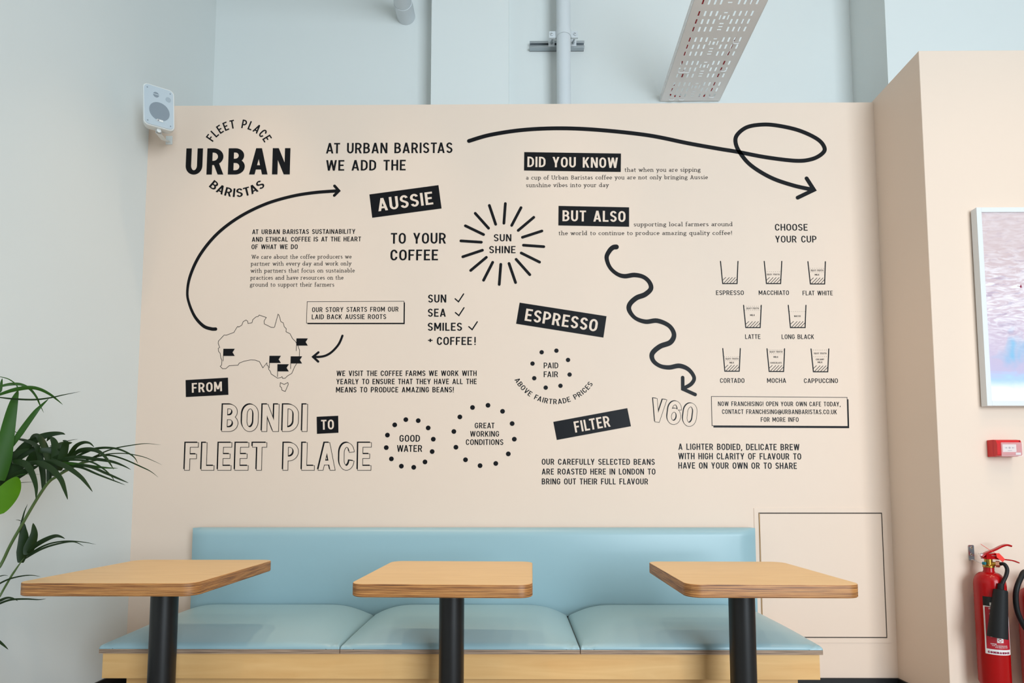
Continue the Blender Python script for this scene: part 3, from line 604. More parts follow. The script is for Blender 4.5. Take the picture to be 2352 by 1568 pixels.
# ------------------------------------------------------------------ tables
def table(cx, cy, wx, wy, label, px, rz=0.0, plate=0.0):
    t = thing('cafe_table', label, 'table', (cx, cy, FZ), 'three square plywood cafe tables')
    b = MB(); o = [(cx+x, cy+y) for x, y in rrect(-wx/2, -wy/2, wx/2, wy/2, .055, 10)]
    # small softened arris top and bottom
    def ring(k, z): return [Vector((cx+(x-cx)*(1-k), cy+(y-cy)*(1-k), z)) for x, y in o]
    zs = [(0.008, .700), (0, .703), (0, .7455), (0.004, .7485)]; n = len(o)
    for k, z in zs: b.v += ring(k, z)
    for r in range(3):
        for k in range(n): b.f.append((r*n+k, r*n+(k+1) % n, (r+1)*n+(k+1) % n, (r+1)*n+k)); b.m.append(0)
    b.f.append(tuple(3*n+k for k in range(n))); b.m.append(1); b.f.append(tuple(range(n))[::-1]); b.m.append(0)
    b.build('tabletop', [M['edge'], M['top']], t, smooth=30)
    b = MB(); b.lathe([(.0, FZ+.012), (.053, FZ+.012), (.053, .692), (0, .692)], (px, cy, 0), 40); b.build('pedestal', M['steel'], t, smooth=40)
    b = MB(); b.lathe([(0, 0), (.235, 0), (.235, .006), (.225, .012), (.06, .018), (0, .018)], (px, cy, FZ), 48); b.build('base_plate', M['steel'], t, smooth=30)
    b = MB(); b.box((px-.12, cy-.12, .692), (px+.12, cy+.12, .700)); b.build('mounting_plate', M['steel'], t)
    b = MB(); b.lathe([(0, .686), (.012, .687), (.016, .692), (.016, .700), (0, .700)], (px+plate, cy-wy*.36, 0), 20); b.build('screw_head', M['zinc'], t, smooth=40)
    t.rotation_euler = (0, 0, rz)
    return t
table(-1.540, 2.482, .680, .705, 'cafe table standing beside the palm', -1.525, plate=-.16)
table(-0.270, 2.447, .680, .675, 'cafe table between the two other tables', -0.274, math.radians(-1.6), -.055)
table(0.955, 2.445, .645, .668, 'cafe table nearest the wall hatch and fire extinguisher', 0.957, math.radians(-.6), .13)

# ------------------------------------------------------------------ wall hatch
t = thing('wall_hatch', 'pink flush hatch low in the wall beside the bench', 'hatch', (1.82, YW, .2))
h0, h1 = wp(1731, 1167), wp(2050, 1475); d0, d1 = (1.458, .229), (2.182, .951)
def frame_bars(b, x0, z0, x1, z1, X0, Z0, X1, Z1, ya, yb):
    b.box((x0, ya, z0), (X0, yb, z1)); b.box((X1, ya, z0), (x1, yb, z1)); b.box((X0, ya, z0), (X1, yb, Z0)); b.box((X0, ya, Z1), (X1, yb, z1))
b = MB(); frame_bars(b, 1.425, .195, 2.216, .985, 1.451, .222, 2.189, .958, YW-.0035, YW-.0002); b.build('hatch_frame', M['pink'], t)
b = MB(); b.box((1.4515, YW-.0012, .2225), (2.1885, YW-.0002, .9575)); b.build('rebate', M['dark'], t)
b = MB(); b.box((d0[0]+.001, YW-.0045, d0[1]), (d1[0], YW-.0014, d1[1])); b.build('hatch_door', M['pink'], t)
b = MB(); b.box((1.4535, YW-.0038, .2245), (1.4575, YW-.0013, .955)); b.build('raw_edge', M['hatch'], t)

# ------------------------------------------------------------------ pipes and channel
pc = 3.985
xa, xb = atY(1278.3, 120, pc).x, atY(1310.8, 120, pc).x; pxc, prr = (xa+xb)/2, (xb-xa)/2
t = thing('vertical_pipe', 'white vertical pipe clamped to the upper wall', 'pipe', (pxc, pc, ZT))
b = MB(); b.lathe([(prr, ZT), (prr, 5.1)], (pxc, pc, 0), 32); b.build('pipe_tube', M['pipe'], t, smooth=40)
zc = atY(1295, 80, pc).z
b = MB(); b.lathe([(prr+.001, zc-.025), (prr+.005, zc-.025), (prr+.005, zc+.025), (prr+.001, zc+.025)], (pxc, pc, 0), 32)
for sx in (-1, 1): b.box((pxc+sx*(prr+.028)-.026, pc-.004, zc-.025), (pxc+sx*(prr+.028)+.026, pc+.010, zc+.025))
cl = b.build('pipe_clamp', M['pipe'], t, smooth=30)
for sx in (-1, 1):
    b = MB(); q = (pxc+sx*(prr+.034), pc-.004, zc); b.lathe([(0, -.004), (.013, -.004), (.013, .008), (.007, .010), (.007, .022), (0, .022)], q, 6, axis=(0, -1, 0)); b.build('clamp_bolt', M['pipe'], cl, smooth=30)
c0, c1 = atY(1216.5, 106, YU-.02), atY(1341.5, 106, YU-.02); zch = atY(1280, 104, YU-.03).z
t = thing('strut_channel', 'short zinc strut channel fixed behind the pipe', 'channel', ((c0.x+c1.x)/2, YU, zch))
b = MB(); yf = YU-.042
for za, zb2 in ((-.026, -.018), (.018, .026)): b.box((c0.x, yf, zch+za), (c1.x, YU-.001, zch+zb2))
b.box((c0.x, YU-.006, zch-.026), (c1.x, YU-.001, zch+.026))
b.box((c0.x, yf, zch-.018), (c1.x, yf+.003, zch-.009)); b.box((c0.x, yf, zch+.009), (c1.x, yf+.003, zch+.018)); b.build('rail', M['zinc'], t, bevel=.001)
PIPE = bpy.data.objects['vertical_pipe']
for sx in (-1, 1):
    b = MB(); X = pxc+sx*(prr+.030); b.box((X-.024, yf-.004, zch-.022), (X+.024, yf-.0005, zch+.036)); br = b.build('bracket_plate', M['pipe'], PIPE, bevel=.002)
    b = MB(); b.lathe([(0, 0), (.011, 0), (.011, .010), (.006, .012), (.006, .020), (0, .020)], (X, yf-.004, zch+.004), 6, axis=(0, -1, 0)); b.build('bracket_bolt', M['zinc'], br)
    b = MB(); b.tube([(X, yf-.014, zch+.004), (X, pc+.03, zc-.012), (X, pc, zc-.012)], .006, 10); b.build('threaded_rod', M['zinc'], PIPE, smooth=40)
    b = MB(); b.lathe([(0, 0), (.006, 0), (.006, .003), (0, .004)], (c0.x+.05 if sx < 0 else c1.x-.03, YU-.0065, zch-.002), 10, axis=(0, -1, 0)); b.build('fixing_screw', M['chrome'], t)
q = atY(933, 38, YU); rp = .066
t = thing('horizontal_pipe', 'white horizontal pipe running into the upper wall', 'pipe', (q.x, YU, q.z))
b = MB(); b.lathe([(rp, 0.001), (rp, 2.4), (0, 2.4)], (q.x, YU, q.z), 32, axis=(0, -1, 0)); b.build('pipe_tube', M['pipe'], t, smooth=40)
b = MB(); b.lathe([(rp+.001, .001), (rp+.004, .001), (rp+.004, .13), (rp+.001, .13)], (q.x, YU, q.z), 32, axis=(0, -1, 0)); b.build('pipe_socket', M['pipe'], t, smooth=40)

# ------------------------------------------------------------------ cable tray
tz = 4.035; ta, tb = atZ(1516, 236, tz), atZ(1650, 236, tz); TW = tb.x-ta.x; yaw = math.radians(1.6); ye = YU-.012
def tr(u, y, z): # across the tray, out from the wall, up
    d = ye-y; return Vector((ta.x+u*TW - 0*d + d*math.tan(-yaw)*-1*-1, y, tz+z))
t = thing('cable_tray', 'perforated white cable tray crossing overhead to the wall', 'cable tray', (ta.x+TW/2, ye, tz))
YE0 = 2.3
def grid(b, us, ys, hole, z):
    nu, ny = len(us), len(ys); base = len(b.v)
    b.v += [tr(u, y, z) for y in ys for u in us]
    for j in range(ny-1):
        for i in range(nu-1):
            if not hole((us[i]+us[i+1])/2, (ys[j]+ys[j+1])/2): b.f.append((base+j*nu+i, base+j*nu+i+1, base+(j+1)*nu+i+1, base+(j+1)*nu+i)); b.m.append(0)
cols = [.13, .214, .297, .378, .622, .703, .787, .868]; sw = .013
P = .204; L0 = ye-.03
holes = []; y = L0; g = 0
while y > YE0+.25:
    for k in range(3):
        for c in cols: holes.append((c-sw, c+sw, y-.012-k*.060-.036, y-.012-k*.060))
    for k in range(3): holes.append((.470, .530, y-.022-k*.024-.008, y-.022-k*.024))
    holes.append((.484, .516, y-.132, y-.108)); holes.append((.435, .452, y-.138, y-.104)); holes.append((.548, .565, y-.138, y-.104)); holes.append((.475, .525, y-.160, y-.152))
    y -= P
us = sorted({0, 1} | {round(h[0], 5) for h in holes} | {round(h[1], 5) for h in holes}); ys = sorted({YE0, ye} | {round(h[2], 5) for h in holes} | {round(h[3], 5) for h in holes})
HS = [(round(a, 5), round(c, 5), round(d, 5), round(e, 5)) for a, c, d, e in holes]
b = MB(); grid(b, us, ys, lambda u, y: any(h[0] < u < h[1] and h[2] < y < h[3] for h in HS), 0)
o = b.build('tray_bed', M['tray'], t); so = o.modifiers.new('thickness', 'SOLIDIFY'); so.thickness = .0016; so.offset = 1
for u, nm in ((0, 'tray_flange'), (1, 'tray_flange')):
    b = MB(); slots = []; y = ye-.02
    while y > YE0+.1: slots.append((round(y-.028, 5), round(y, 5))); y -= .062
    yy = sorted({YE0, ye} | {v for s_ in slots for v in s_}); zz = [0, .016, .026, .052]; base = len(b.v); nz_ = len(zz)
    b.v += [tr(u, y, z) for y in yy for z in zz]
    for j in range(len(yy)-1):
        for i in range(nz_-1):
            ym = (yy[j]+yy[j+1])/2
            if i == 1 and any(a < ym < c for a, c in slots): continue
            b.f.append((base+j*nz_+i, base+j*nz_+i+1, base+(j+1)*nz_+i+1, base+(j+1)*nz_+i)); b.m.append(0)
    o = b.build(nm, M['tray'], t); so = o.modifiers.new('thickness', 'SOLIDIFY'); so.thickness = .0016; so.offset = 0
for u, y in ((.255, ye-.30), (.17, ye-.30), (.83, ye-.31), (.83, ye-.56), (.83, ye-.045), (.17, ye-.02), (.34, ye-.02)):
    a, c = tr(u-.042, y, .012), tr(u+.042, y, .012)
    b = MB(); b.tube([a, a+Vector((0, 0, -.014)), a+Vector((.006, 0, -.019)), c+Vector((-.006, 0, -.019)), c+Vector((0, 0, -.014)), c, a+Vector((.004, 0, .004))], .0028, 8); b.build('cable_tie', M['tie'], t, smooth=50)
def cable(label, us_):
    pts = smooth([(u, d) for u, d in us_], 6); b = MB(); pp = [tr(u, ye-d, .0085) for u, d in pts]; b.tube(pp, .0065, 10)
    return tag(b.build('red_cable', M['redcable'], smooth=50, origin=pp[len(pp)//2]), label, 'cable', 'red cables lying in the tray')
cable('red cable in the tray on the horizontal pipe side', [(.5, .012), (.32, .03), (.13, .06), (.13, .13), (.20, .20), (.215, .28), (.17, .34), (.132, .42), (.13, .62), (.132, .9), (.13, 1.3), (.14, 1.8)])
cable('red cable in the tray on the pink box side', [(.52, .012), (.66, .03), (.775, .08), (.787, .2), (.79, .34), (.80, .42), (.815, .55), (.82, .8), (.81, 1.2), (.80, 1.8)])

# ------------------------------------------------------------------ loudspeaker
S0 = atY(365.2, 246, 3.16)
th = math.radians(37); tl = math.radians(-7)
tx = Vector((math.cos(th), math.sin(th), 0)); nn = Vector((math.sin(th), -math.cos(th), 0)); up = Vector((0, 0, 1))
n2 = (nn*math.cos(tl)+up*math.sin(tl)).normalized(); u2 = tx.cross(-n2).normalized()
if u2.z < 0: u2 = -u2
rl = math.radians(3.2); tx, u2 = tx*math.cos(rl)+u2*math.sin(rl), u2*math.cos(rl)-tx*math.sin(rl)
def sp(x, y, d): return S0 + tx*x + u2*y + n2*d                   # across, up, out of the speaker's face
t = thing('loudspeaker', 'small white loudspeaker bracketed high in the corner', 'speaker', S0)
SW, SH = .157, .232
def sring(k, d, r=.026, dy=0): return [sp(x*k, y*k+dy, d) for x, y in rrect(-SW/2, -SH/2, SW/2, SH/2, r, 6)]
b = MB(); rings = [(.965, 0), (1, -.004), (1, -.022), (.97, -.05), (.86, -.10), (.70, -.132), (.5, -.138)]
for k, d in rings: b.v += sring(k, d)
n = len(sring(1, 0))
for r in range(len(rings)-1):
    for k in range(n): b.f.append((r*n+k, (r+1)*n+k, (r+1)*n+(k+1) % n, r*n+(k+1) % n)); b.m.append(0)
b.f.append(tuple(range(n))); b.m.append(0); b.f.append(tuple((len(rings)-1)*n+k for k in range(n))[::-1]); b.m.append(0)
b.build('cabinet', M['spk'], t, smooth=35)
b = MB(); b.prism([sp(x*.925, y*.945, .0005) for x, y in rrect(-SW/2, -SH/2, SW/2, SH/2, .024, 6)], n2*.003); gr = b.build('grille', M['grille'], t, smooth=30)
def sdisc(name, x, y, r, mm, par, d=.0045, ry=None):
    b = MB(); b.prism([sp(x+r*math.cos(a*math.pi/16), y+(ry or r)*math.sin(a*math.pi/16), .0030) for a in range(32)], n2*(d-.0030)); return b.build(name, mm, par)
sdisc('woofer', .002, -.026, .051, M['cone'], gr)
tw = sdisc('tweeter', -.014, .064, .0145, M['cone'], gr)
b = MB(); b.prism([sp(-.014+x, .064+y, .0045) for x, y in ((-.014, -.001), (.014, -.001), (.014, .003), (-.014, .003))], n2*.0008); b.build('tweeter_bar', M['grille'], tw)
sdisc('port', .047, .056, .0135, M['port'], gr, .0048)
for x, y in ((-.057, .092), (.057, .092), (-.057, -.092), (.057, -.092)): sdisc('screw', x, y, .0034, M['cone'], gr)
b = MB(); b.prism([sp(x+.004, y-.077, .0046) for x, y in ((-.016, -.0055), (.016, -.0055), (.016, .0055), (-.016, .0055))], n2*.0012); bd_ = b.build('badge', M['spk'], gr)
b = MB(); b.prism([sp(x+.004, y-.077, .0059) for x, y in ((-.0135, -.003), (-.004, -.003), (-.004, .003), (-.0135, .003))], n2*.0004); b.build('badge_mark', M['grey'], bd_)
ft = atY(389, 331, YW); k0 = sp(.0, -SH/2-.006, -.045)
b = MB(); wv = tx*.015
pth = [sp(0, -SH/2*.93, -.045), k0, k0+Vector((0, 0, -.012)), (k0+ft)/2+Vector((0, 0, -.016)), Vector((ft.x, YW-.03, ft.z+.006)), Vector((ft.x, YW-.002, ft.z+.006))]
for q_ in range(len(pth)-1):
    a_, c_ = pth[q_], pth[q_+1]; dz = Vector((0, 0, .004)); b.prism([a_-wv, a_+wv, c_+wv, c_-wv], dz)
b.box((ft.x-.02, YW-.006, ft.z-.004), (ft.x+.02, YW-.0005, ft.z+.05)); b.build('wall_bracket', M['spk'], t, bevel=.001)
b = MB(); b.lathe([(0, 0), (.011, 0), (.011, .014), (0, .016)], k0+n2*.012+Vector((0, 0, -.002)), 16, axis=n2); b.build('bracket_knob', M['spk'], t, smooth=40)

# ------------------------------------------------------------------ picture
fy = YB-.045
f0, f1 = atY(2244.5, 476, fy), atY(2266, 931.5, fy); fx0 = (f0.x+f1.x)/2; fz0, fz1 = f1.z, f0.z; fx1 = fx0+1.02
t = thing('framed_picture', 'white framed surf photograph hanging on the pink wall', 'picture', ((fx0+fx1)/2, YB, fz0))
fw = .0265
b = MB(); frame_bars(b, fx0, fz0, fx1, fz1, fx0+fw, fz0+fw, fx1-fw, fz1-fw, fy, YB-.006); b.build('picture_frame', M['frame'], t, bevel=.0012)
def surf():
    mt = bpy.data.materials.new('surf_print'); mt.use_nodes = True; nt = mt.node_tree; L = nt.links.new; p = nt.nodes['Principled BSDF']
    tc = nt.nodes.new('ShaderNodeTexCoord'); sx = nt.nodes.new('ShaderNodeSeparateXYZ'); L(tc.outputs['Object'], sx.inputs[0])
    def noise(sc, scale, det=6, dist=1.0):
        mp = nt.nodes.new('ShaderNodeMapping'); mp.inputs['Scale'].default_value = sc; L(tc.outputs['Object'], mp.inputs[0])
        nz = nt.nodes.new('ShaderNodeTexNoise'); nz.inputs['Scale'].default_value = scale; nz.inputs['Detail'].default_value = det; nz.inputs['Distortion'].default_value = dist
        L(mp.outputs[0], nz.inputs['Vector']); return nz.outputs['Fac']
    def ramp(src, stops):
        cr = nt.nodes.new('ShaderNodeValToRGB'); e = cr.color_ramp.elements; e[0].position, e[0].color = stops[0][0], lin(stops[0][1]); e[1].position, e[1].color = stops[-1][0], lin(stops[-1][1])
        for q, c in stops[1:-1]: x = e.new(q); x.color = lin(c)
        L(src, cr.inputs[0]); return cr.outputs[0]
    def mix(f, a, c):
        mx = nt.nodes.new('ShaderNodeMix'); mx.data_type = 'RGBA'; L(f, mx.inputs[0]); L(a, mx.inputs[6]); L(c, mx.inputs[7]); return mx.outputs[2]
    def math_(op, a, v, w_=None):
        mm = nt.nodes.new('ShaderNodeMath'); mm.operation = op; mm.use_clamp = True; L(a, mm.inputs[0])
        if isinstance(v, (int, float)): mm.inputs[1].default_value = v
        else: L(v, mm.inputs[1])
        if w_ is not None: mm.inputs[2].default_value = w_
        return mm.outputs[0]
    hgt = fz1-fz0
    wob = noise((3, 1, 8), 1.5, 4)
    zz = nt.nodes.new('ShaderNodeMath'); zz.operation = 'MULTIPLY_ADD'; L(wob, zz.inputs[0]); zz.inputs[1].default_value = .10; L(sx.outputs['Z'], zz.inputs[2])
    z01 = math_('MULTIPLY_ADD', zz.outputs[0], 1/(hgt+.1), 0)
    basec = ramp(z01, [(0, (250, 250, 252)), (.12, (246, 248, 252)), (.165, (178, 206, 240)), (.20, (196, 186, 214)), (.30, (204, 186, 206)), (.5, (212, 190, 198)), (.75, (208, 184, 184)), (1, (212, 192, 192))])
    foam = ramp(noise((7, 1, 26), 1.6, 8, 1.6), [(.40, (0, 0, 0)), (.62, (255, 255, 255))]); fm = math_('MULTIPLY', foam, .7)
    white = nt.nodes.new('ShaderNodeRGB'); white.outputs[0].default_value = lin((250, 246, 250)); viol = nt.nodes.new('ShaderNodeRGB'); viol.outputs[0].default_value = lin((160, 138, 168)); cyan = nt.nodes.new('ShaderNodeRGB'); cyan.outputs[0].default_value = lin((92, 188, 226))
    band = ramp(z01, [(.25, (0, 0, 0)), (.45, (255, 255, 255)), (.62, (255, 255, 255)), (.78, (150, 150, 150))])
    c = mix(math_('MULTIPLY', fm, band), basec, white.outputs[0])
    stk = ramp(noise((9, 1, 34), 1.3, 6, .8), [(.56, (0, 0, 0)), (.66, (255, 255, 255))])
    c = mix(math_('MULTIPLY', math_('MULTIPLY', stk, .5), band), c, viol.outputs[0])
    blob = ramp(noise((5, 1, 5), .9, 3, .5), [(.50, (0, 0, 0)), (.68, (255, 255, 255))]); bz = ramp(z01, [(.19, (0, 0, 0)), (.25, (255, 255, 255)), (.34, (255, 255, 255)), (.42, (0, 0, 0))])
    c = mix(math_('MULTIPLY', blob, bz), c, cyan.outputs[0])
    L(c, p.inputs['Base Color']); p.inputs['Roughness'].default_value = .35; return mt
b = MB(); b.box((fx0+fw, fy+.006, fz0+fw), (fx1-fw, fy+.009, fz1-fw)); pr_ = b.build('picture_print', surf(), t)
q = atY(2344.5, 658, fy+.006); b = MB()
b.prism([Vector((q.x+x*.004, fy+.0055, q.z+z*.004)) for x, z in ((-1.2, -.8), (-.2, -1.6), (1.2, -1.2), (1.3, .4), (.9, 1.2), (.7, 2.6), (-.2, 2.6), (-.4, 1.2), (-1.3, .6))], (0, .0004, 0))
b.prism([Vector((q.x+x*.004, fy+.0055, q.z+z*.004)) for x, z in ((-4.6, .5), (-1, .2), (-1, .7), (-4.6, .9))], (0, .0004, 0)); b.build('printed_swimmer', M['maroon'], pr_)

# ------------------------------------------------------------------ fire alarm call point
q0 = atY(2263, 1007, YB); q1 = atY(2266, 1053, YB); zc_ = (q0.z+q1.z)/2; hh = .089; X0 = q0.x+.006; X1 = X0+.132; dp = .062
t = thing('fire_call_point', 'red fire alarm call point under the framed picture', 'alarm', ((X0+X1)/2, YB, zc_))
b = MB(); b.box((X0, YB-dp*.62, zc_-hh/2), (X1, YB-.0005, zc_+hh/2)); b.build('back_box', M['redplastic'], t, bevel=.003)
b = MB()
prof = [(YB-dp*.62, -hh/2+.002), (YB-dp*.95, -hh/2+.004), (YB-dp, -hh/2+.012), (YB-dp, hh/2-.022), (YB-dp*.88, hh/2-.004), (YB-dp*.62, hh/2-.001)]
b.prism([Vector((X0+.002, y, zc_+z)) for y, z in prof], (X1-X0-.004, 0, 0)); b.build('front_case', M['redplastic'], t, bevel=.002)
yl = YB-dp-.0008; lx0, lx1, lz0, lz1 = X0+.030, X0+.100, zc_-.022, zc_+.018
b = MB(); b.box((lx0, yl, lz0), (lx1, yl+.0006, lz1)); lp = b.build('press_panel', M['label'], t)
cx_, cz_ = (lx0+lx1)/2, zc_
b = MB(); b.prism([Vector((cx_+.0055*math.cos(a*math.pi/10), yl-.0006, cz_+.0055*math.sin(a*math.pi/10))) for a in range(20)], (0, .0005, 0))
for sg in (-1, 1):
    pts = [(-.024, -.0016), (-.017, -.0016), (-.017, -.0045), (-.011, 0), (-.017, .0045), (-.017, .0016), (-.024, .0016)]
    b.prism([Vector((cx_+sg*x, yl-.0006, cz_+z)) for x, z in pts], (0, .0005, 0))
b.box((cx_-.010, yl-.0006, lz0+.006), (cx_+.012, yl-.0001, lz0+.0085)); b.build('press_symbol', M['grey'], lp)
b = MB(); b.box((X0+.096, yl-.0004, zc_-.037), (X0+.122, yl+.0006, zc_-.025)); st_ = b.build('number_sticker', M['frame'], t)
fl = Flat(); put(fl, 'L1', X0+.100, zc_-.034, X0+.106, zc_-.034, .006); put(fl, '06', X0+.109, zc_-.034, X0+.118, zc_-.034, .006)
clear = mat('clear_plastic', (255, 238, 238), .08, trans=.0); clear.node_tree.nodes['Principled BSDF'].inputs['Alpha'].default_value = .22; clear.node_tree.nodes['Principled BSDF'].inputs['Coat Weight'].default_value = .6
b = MB(); yq = yl-.004; b.box((X0+.020, yq, zc_-hh/2-.001), (X1+.0005, yq+.0012, zc_+.028)); b.box((X0+.020, yq+.0012, zc_-hh/2-.001), (X0+.0212, YB-dp*.62, zc_+.026)); b.box((X0+.022, yq+.0012, zc_+.0268), (X1+.0005, YB-dp*.9, zc_+.028)); b.build('clear_cover', clear, t)
b = MB(); b.lathe([(0, 0), (.0025, 0), (.0025, .001), (0, .001)], (X1-.010, YB-dp*.92-.001, zc_+hh/2-.011), 12, axis=(0, -1, 0)); b.build('key_hole', M['lblblk'], t)

# ------------------------------------------------------------------ fire extinguishers
EY = 2.925; ER = .066
e0 = atY(2277, 1440, EY); EX = atY(2273, 1340, EY).x
def ez(py, Y=EY): return atY(2275, py, Y).z
z_sh, z_nk0, z_nk1 = ez(1334), ez(1315), ez(1301); zb_ = .105
def bottle(b, x, y, zb0, zsh, zn0, zn1, r, rn):
    pr = [(0, zb0+.006), (r*.6, zb0), (r*.86, zb0+.006), (r, zb0+.03), (r, zsh-.018)]
    for k in range(1, 9):
        a = math.pi/2*k/8; pr.append((rn*1.15+(r-rn*1.15)*math.cos(a), zsh-.018+(zn0-zsh+.022)*math.sin(a)))
    pr += [(rn, zn0+.012), (rn, zn1), (0, zn1)]
    b.lathe(pr, (x, y, 0), 48)
t = thing('fire_extinguisher', 'red fire extinguisher with a black horn hanging under the alarm', 'fire extinguisher', (EX, EY, zb_))
b = MB(); bottle(b, EX, EY, zb_, z_sh, z_nk0, z_nk1, ER, .0225); CYL = b.build('cylinder', M['red'], t, smooth=50)
# printed label wrapped on the cylinder: angle measured from the side that faces the camera
A0 = math.atan2(0-EY, 0-EX)
def onc(a, z, lift): r = ER+lift; return Vector((EX+r*math.cos(A0+a), EY+r*math.sin(A0+a), z))
def wrap(b, a0, a1, z0, z1, lift, mi=0, n=14):
    base = len(b.v); b.v += [onc(a0+(a1-a0)*k/n, z, lift) for z in (z0, z1) for k in range(n+1)]
    for k in range(n): b.f.append((base+k, base+k+1, base+n+2+k, base+n+1+k)); b.m.append(mi)
la0, la1 = -.47, 1.35
lzt, lzm, lzb, lzw = ez(1366), ez(1387), ez(1496), ez(1484)
b = MB(); wrap(b, la0, la1, lzb, lzm, .0006); LAB = b.build('label', M['label'], CYL, smooth=60)
b = MB(); wrap(b, la0, la1, lzm+.0003, lzt, .0006); b.build('label', M['lblblk'], CYL, smooth=60)
b = MB(); wrap(b, la0+.10, la1-.1, lzw, lzm-.004, .0010); b.build('label', M['lblred'], CYL, smooth=60)
def ctext(txt, a0, zbase, cap, asp, mt, lift, st=.16, name='printed_text'):
    fl = Flat(); W = line_width(txt, st, glyph, .115); put(fl, txt, 0, 0, W*cap*asp, 0, cap, st)
    b = MB(); b.add([onc(a0+x/ER, zbase+z, lift+c) for x, z, c in fl.v], fl.f); return b.build(name, mt, LAB)
ctext('COMMANDER', la0+.16, lzb+.0055, .0105, 1.55, M['maroon'], .0012, .24)
ctext('FIRE EXTINGUISHER', la0+.34, lzm-.016, .0085, 1.0, M['label'], .0014, .2)
ctext('2 KG CO', la0+.62, lzm-.027, .005, 1.0, M['label'], .0014, .2)
ctext('CAUTION', la0+.34, lzw+.024, .005, 1.1, M['label'], .0014, .24)
ctext('DO NOT HOLD HORN WHEN OPERATING', la0+.42, lzw+.0165, .0042, .85, M['label'], .0014, .16)
ctext('DO NOT INSTALL IN HOT PLACES', la0+.60, lzw+.009, .0042, .85, M['label'], .0014, .16)
b = MB()
for k in range(3):
    z1_ = lzm-.034-k*.041; z0_ = z1_-.034
    for a, c, z, y in ((la0+.36, la0+.37, z0_, z1_), (la0+.36, la0+1.0, z0_, z0_+.0012), (la0+.36, la0+1.0, z1_-.0012, z1_)): wrap(b, a, c, z, y, .0013, 0, 6)
    wrap(b, la0+.44, la0+.52, z0_+.008, z0_+.022, .0013, 0, 3); wrap(b, la0+.54, la0+.60, z0_+.013, z0_+.028, .0013, 0, 3)
wrap(b, la0+.72, la0+1.12, lzw+.034, lzw+.056, .0013)
b.build('printed_panels', M['label'], LAB)
b = MB(); base = len(b.v); ac = la0+.92; zc2 = lzw+.045
b.v += [onc(ac+x, zc2+z, .0017) for x, z in ((-.15, 0), (0, -.0095), (.15, 0), (0, .0095))]; b.f.append((0, 1, 2, 3)); b.m.append(0); b.build('printed_diamond', M['lblred'], LAB)
b = MB(); wrap(b, la0+.40, la0+.74, lzm+.003, lzm+.018, .0012, 0, 6); b.build('printed_emblem', M['label'], LAB)
# head
zv0, zv1 = z_nk1-.002, ez(1279)
b = MB(); b.lathe([(0, zv0), (.0245, zv0), (.0245, zv0+.008), (.020, zv0+.010), (.017, zv0+.014), (.017, zv1), (0, zv1)], (EX, EY, 0), 24)
b.lathe([(0, .0), (.010, 0), (.010, .034), (0, .034)], (EX, EY, zv0+.018), 16, axis=(.75, -.66, 0)); VAL = b.build('valve', M['brass'], t, smooth=35)
nx_ = Vector((EX, EY, zv0+.018))+Vector((.75, -.66, 0))*.028
b = MB(); b.lathe([(0, 0), (.0165, 0), (.0165, .014), (.012, .017), (0, .017)], nx_, 6, axis=(.75, -.66, 0)); b.build('hose_nut', M['copper'], t)
hy = EY-.03
P_ = lambda x, y, Y=hy: atY(x, y, Y)
h = smooth([tuple(nx_+Vector((.75, -.66, 0))*.012), tuple(P_(2306, 1295, 2.87)), tuple(P_(2313, 1306, 2.86)), tuple(P_(2311, 1321, 2.855)), tuple(P_(2303, 1338, 2.85)), tuple(P_(2299, 1352, 2.85))], 6)
b = MB(); b.tube(h, .0085, 14); HS_ = b.build('hose', M['rubber'], t, smooth=60)
p0, p1 = P_(2299, 1340, 2.85), P_(2291, 1464, 2.835); ax_ = (p1-p0).normalized(); ln = (p1-p0).length
b = MB(); b.lathe([(0, 0), (.0125, 0), (.0135, .028), (.0265, .030), (.0285, .036), (.041, ln-.003), (.041, ln), (.036, ln), (.024, .06), (0, .06)], p0, 36, axis=ax_); b.build('horn', M['hornm'], t, smooth=40)
def strap(b, pts, wv, th):
    n = len(pts); base = len(b.v)
    for k, p in enumerate(pts):
        d = (pts[min(k+1, n-1)]-pts[max(k-1, 0)]).normalized(); wv_ = Vector(wv); nn_ = d.cross(wv_).normalized()*th/2; ww = wv_ if not isinstance(wv, list) else wv_
        b.v += [p-ww-nn_, p+ww-nn_, p+ww+nn_, p-ww+nn_]
    for k in range(n-1):
        for q in range(4): b.f.append((base+k*4+q, base+k*4+(q+1) % 4, base+(k+1)*4+(q+1) % 4, base+(k+1)*4+q)); b.m.append(0)
    b.f.append((base, base+1, base+2, base+3)[::-1]); b.m.append(0); k = n-1; b.f.append(tuple(base+k*4+q for q in range(4))); b.m.append(0)
sw_ = (.004, .0125, 0)
b = MB(); pts = [Vector(p) for p in smooth([tuple(P_(x, y, EY-.004)) for x, y in ((2254, 1278), (2264, 1270), (2284, 1262), (2300, 1254), (2312, 1251), (2322, 1254))], 5)]; strap(b, pts, sw_, .009); b.build('lever', M['red'], t, bevel=.002, smooth=30)
b = MB(); pts = [Vector(p) for p in smooth([tuple(P_(x, y, EY-.004)) for x, y in ((2256, 1281), (2272, 1281), (2290, 1283), (2312, 1285), (2326, 1287), (2339, 1292))], 5)]; strap(b, pts, sw_, .006)
pts2 = [P_(2266, 1272, EY-.020), P_(2290, 1270, EY-.020), P_(2296, 1284, EY-.020), P_(2266, 1284, EY-.020)]; b.prism(pts2, (0, .036, 0)); b.build('carry_handle', M['red'], t, bevel=.0015, smooth=30)
